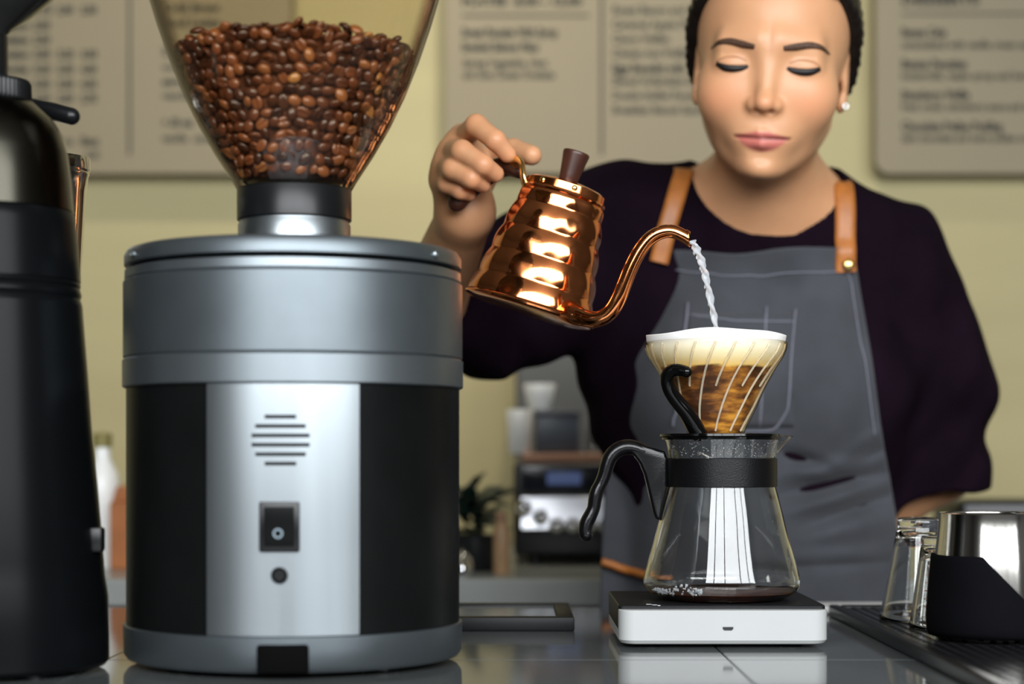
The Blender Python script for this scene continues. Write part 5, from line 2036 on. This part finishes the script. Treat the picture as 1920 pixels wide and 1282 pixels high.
link('display', rbox(0.046, 0.004, 0.017, 0.001, 1, center=(P(1058, 0, ED).x - (ex0 + ex1) / 2, -0.161, ez(897))), mat('display_glow', (0.05, 0.08, 0.2), rough=0.2, emit=((0.30, 0.42, 0.85), 0.12)), em_)
pl = link('reflector_plate', rbox(ew * 0.94, 0.004, 0.044, 0.001, 1), mat('satin_steel', (0.8, 0.83, 0.88), rough=0.28, metal=1.0, noise=0.03), em_)
pl.location = (0.004, -0.162, ez(962))
pl.rotation_euler = (math.radians(-9), 0, 0)  # plate added and slanted to mirror the window as a bright patch
for i in range(8):
    o = link('drip_knob', lathe([(0, -0.011), (0.006, -0.009), (0.0105, -0.003), (0.0108, 0.002), (0.007, 0.0085), (0, 0.011)], 20), m_chrome, em_)
    o.location = (-ew / 2 + 0.014 + i * 0.0215, -0.180, ez(984 if i > 1 else (952 if i == 0 else 968)))
link('cup_shelf', rbox(ew * 0.92, 0.22, 0.012, 0.003, 2, center=(0.004, -0.03, ez(868) + 0.0065)), m_plank, em_)
TOPE = ZB + ez(868) + 0.0128


def cup(px, d, z, r, h, label, taper=0.82):
    c = P(px, 850, d)
    pr_ = [(0, 0.0), (r * taper * 0.9, 0.0), (r * taper, 0.002), (r * (taper + 1) / 2, h * 0.5), (r, h - 0.002), (r - 0.001, h), (r - 0.003, h - 0.002), (r * taper - 0.003, 0.005), (0, 0.005)]
    o = link('cup', lathe(pr_, 32), m_white_c, None, angle=40)
    o.location = (c.x, d, z)
    return tag(o, label, 'cup')


cup(975, 2.47, TOPE, 0.0185, 0.060, 'tall white cup standing on top of the espresso machine')
bx = P(1044, 0, 2.52)
o = thing('storage_tin', 'blue grey tin standing on top of the espresso machine', 'tin', (bx.x, 2.52, TOPE))
link('tin_body', rbox(0.062, 0.07, 0.052, 0.004, 2, center=(0, 0, 0.026)), mat('blue_grey_tin', (0.06, 0.075, 0.10), rough=0.4, noise=0.1), o)
link('tin_lid', rbox(0.066, 0.074, 0.008, 0.003, 2, center=(0, 0, 0.0561)), mat('tin_lid', (0.10, 0.11, 0.13), rough=0.35, noise=0.1), o)
cup(1012, 2.52, TOPE + 0.0603, 0.0225, 0.036, 'low white cup standing on the blue grey tin', 0.7)
# equipment cabinet behind
cabx0, cabx1 = P(967, 0, 2.80).x, P(1300, 0, 2.80).x
cb = thing('equipment_cabinet', 'dark grey cabinet on the back counter behind the espresso machine', 'cabinet', ((cabx0 + cabx1) / 2, 2.88, ZB))
chh = CZ + (HOR - 640) / F * 2.8 - ZB
m_cabg = mat('cabinet_grey', (0.05, 0.05, 0.045), rough=0.45, noise=0.15, nscale=6)
link('cabinet_body', rbox(cabx1 - cabx0, 0.15, chh, 0.003, 2, center=(0, 0, chh / 2)), m_cabg, cb)
for s_ in (-1, 1):
    dd = link('door', rbox((cabx1 - cabx0) / 2 - 0.006, 0.012, chh - 0.012, 0.002, 1, center=(s_ * (cabx1 - cabx0) / 4, -0.0812, chh / 2)), m_cabg, cb)
    link('handle', rbox(0.008, 0.012, 0.06, 0.002, 1, center=(s_ * 0.02, -0.0935, chh / 2)), m_chrome, dd)

# small tan bottle
bc_ = P(940, 850, 2.26)
bo = thing('bottle', 'small tan bottle standing beside the espresso machine', 'bottle', (bc_.x, 2.26, ZB))
link('bottle_body', lathe([(0, 0), (0.0098, 0), (0.0105, 0.001), (0.0105, 0.052), (0.0075, 0.060), (0.0060, 0.064), (0, 0.064)], 24), mat('tan_glaze', (0.42, 0.26, 0.14), rough=0.4, noise=0.1), bo)
link('bottle_cap', lathe([(0, 0.064), (0.0068, 0.064), (0.0068, 0.076), (0, 0.077)], 20), mat('cork', (0.35, 0.2, 0.12), rough=0.6, noise=0.2), bo)

# potted plant, dark leaves
pc_ = P(888, 850, 2.32)
pp = thing('potted_plant', 'dark leafy plant in a black pot between grinder and espresso machine', 'plant', (pc_.x, 2.32, ZB))
link('pot', lathe([(0, 0), (0.024, 0), (0.026, 0.002), (0.031, 0.045), (0.029, 0.046), (0.024, 0.006), (0, 0.006)], 28), m_dark_mach, pp, angle=40)
m_leaf = mat('dark_leaf', (0.012, 0.030, 0.022), rough=0.4, noise=0.4, nscale=30)
leaf = mesh([(0, 0, 0), (-0.009, 0.018, 0.004), (0, 0.020, 0.0015), (0.009, 0.018, 0.004), (-0.007, 0.036, 0.003), (0, 0.038, 0.001), (0.007, 0.036, 0.003), (0, 0.054, -0.004)],
            [(0, 2, 1), (0, 3, 2), (1, 2, 5, 4), (2, 3, 6, 5), (4, 5, 7), (5, 6, 7)])
leaf.materials.append(m_leaf)
leaf.shade_smooth()
for k in range(34):
    o = bpy.data.objects.new('leaf', leaf)
    COL.objects.link(o)
    o.parent = pp
    a = k * 2.4
    hgt = 0.042 + 0.055 * (k / 34)
    o.location = (math.cos(a) * 0.008, math.sin(a) * 0.008, hgt)
    o.rotation_euler = (rng.uniform(-0.2, 0.9), rng.uniform(-0.3, 0.3), a)
    o.scale = (rng.uniform(0.9, 1.4),) * 3
    md = o.modifiers.new('thickness', 'SOLIDIFY')
    md.thickness = 0.0006
link('stem', tube([(0, 0, 0.006), (0.002, 0, 0.05), (0, 0.001, 0.098)], 0.0022, 8), m_leaf, pp)

# two small steel tins next to the plant catch the light
for i, (px, d, r, lab) in enumerate(((867, 2.235, 0.0135, 'round steel sugar pot beside the dark plant'), (864, 2.19, 0.0105, 'round steel pot at the front edge of the back counter'))):
    c = P(px, 850, d)
    t = thing('sugar_pot', lab, 'pot', (c.x, d, ZB))
    link('pot_body', lathe([(0, 0), (r * 0.7, 0), (r * 0.98, r * 0.5), (r, r), (r * 0.9, r * 1.5), (r * 0.6, r * 1.8), (0, r * 1.8)], 28), m_chrome, t, angle=40)
    link('pot_lid', lathe([(0, r * 1.8), (r * 0.64, r * 1.8), (r * 0.5, r * 2.0), (r * 0.15, r * 2.15), (r * 0.16, r * 2.4), (0, r * 2.45)], 24), m_chrome, t, angle=40)

# white bottle and orange box behind the two grinders
c = P(192, 850, 2.38)
wb = thing('bottle', 'white bottle with olive cap seen between the two grinders', 'bottle', (c.x, 2.38, ZB))
link('bottle_body', lathe([(0, 0), (0.022, 0), (0.0235, 0.002), (0.0235, 0.105), (0.020, 0.125), (0.011, 0.142), (0.010, 0.158), (0, 0.158)], 32), m_white_c, wb, angle=40)
link('bottle_cap', lathe([(0, 0.158), (0.0125, 0.158), (0.0125, 0.176), (0, 0.178)], 24), mat('olive_cap', (0.20, 0.17, 0.05), rough=0.5, noise=0.1), wb)
c = P(244, 850, 2.36)
o = thing('carton', 'orange brown carton seen between the two grinders', 'carton', (c.x, 2.36, ZB))
link('carton_body', rbox(0.042, 0.05, 0.088, 0.002, 1, center=(0, 0, 0.044)), mat('orange_card', (0.36, 0.12, 0.03), rough=0.6, noise=0.15), o)
link('carton_flap', prism([(-0.020, 0.0882), (0.020, 0.0882), (0.014, 0.108), (-0.014, 0.108)], 0.030, 0.001, 1), MATS['orange_card'], o)
# dark appliance behind the pitcher
c = P(1905, 850, 2.44)
o = thing('sandwich_press', 'low black appliance on the back counter behind the steel pitcher', 'appliance', (c.x, 2.44, ZB))
link('lower_half', rbox(0.190, 0.16, 0.040, 0.006, 3, center=(0, 0, 0.025)), m_dark_mach, o)
link('upper_half', rbox(0.190, 0.16, 0.042, 0.008, 3, center=(0, 0, 0.0675)), m_dark_mach, o)
link('handle', tube([(-0.05, -0.078, 0.065), (-0.05, -0.105, 0.065), (0.05, -0.105, 0.065), (0.05, -0.078, 0.065)], 0.005, 12), m_black_pl, o)
for sx in (-1, 1):
    for sy in (-1, 1):
        link('foot', rbox(0.02, 0.02, 0.0055, 0.001, 1, center=(sx * 0.075, sy * 0.06, 0.00275)), m_black_pl, o)
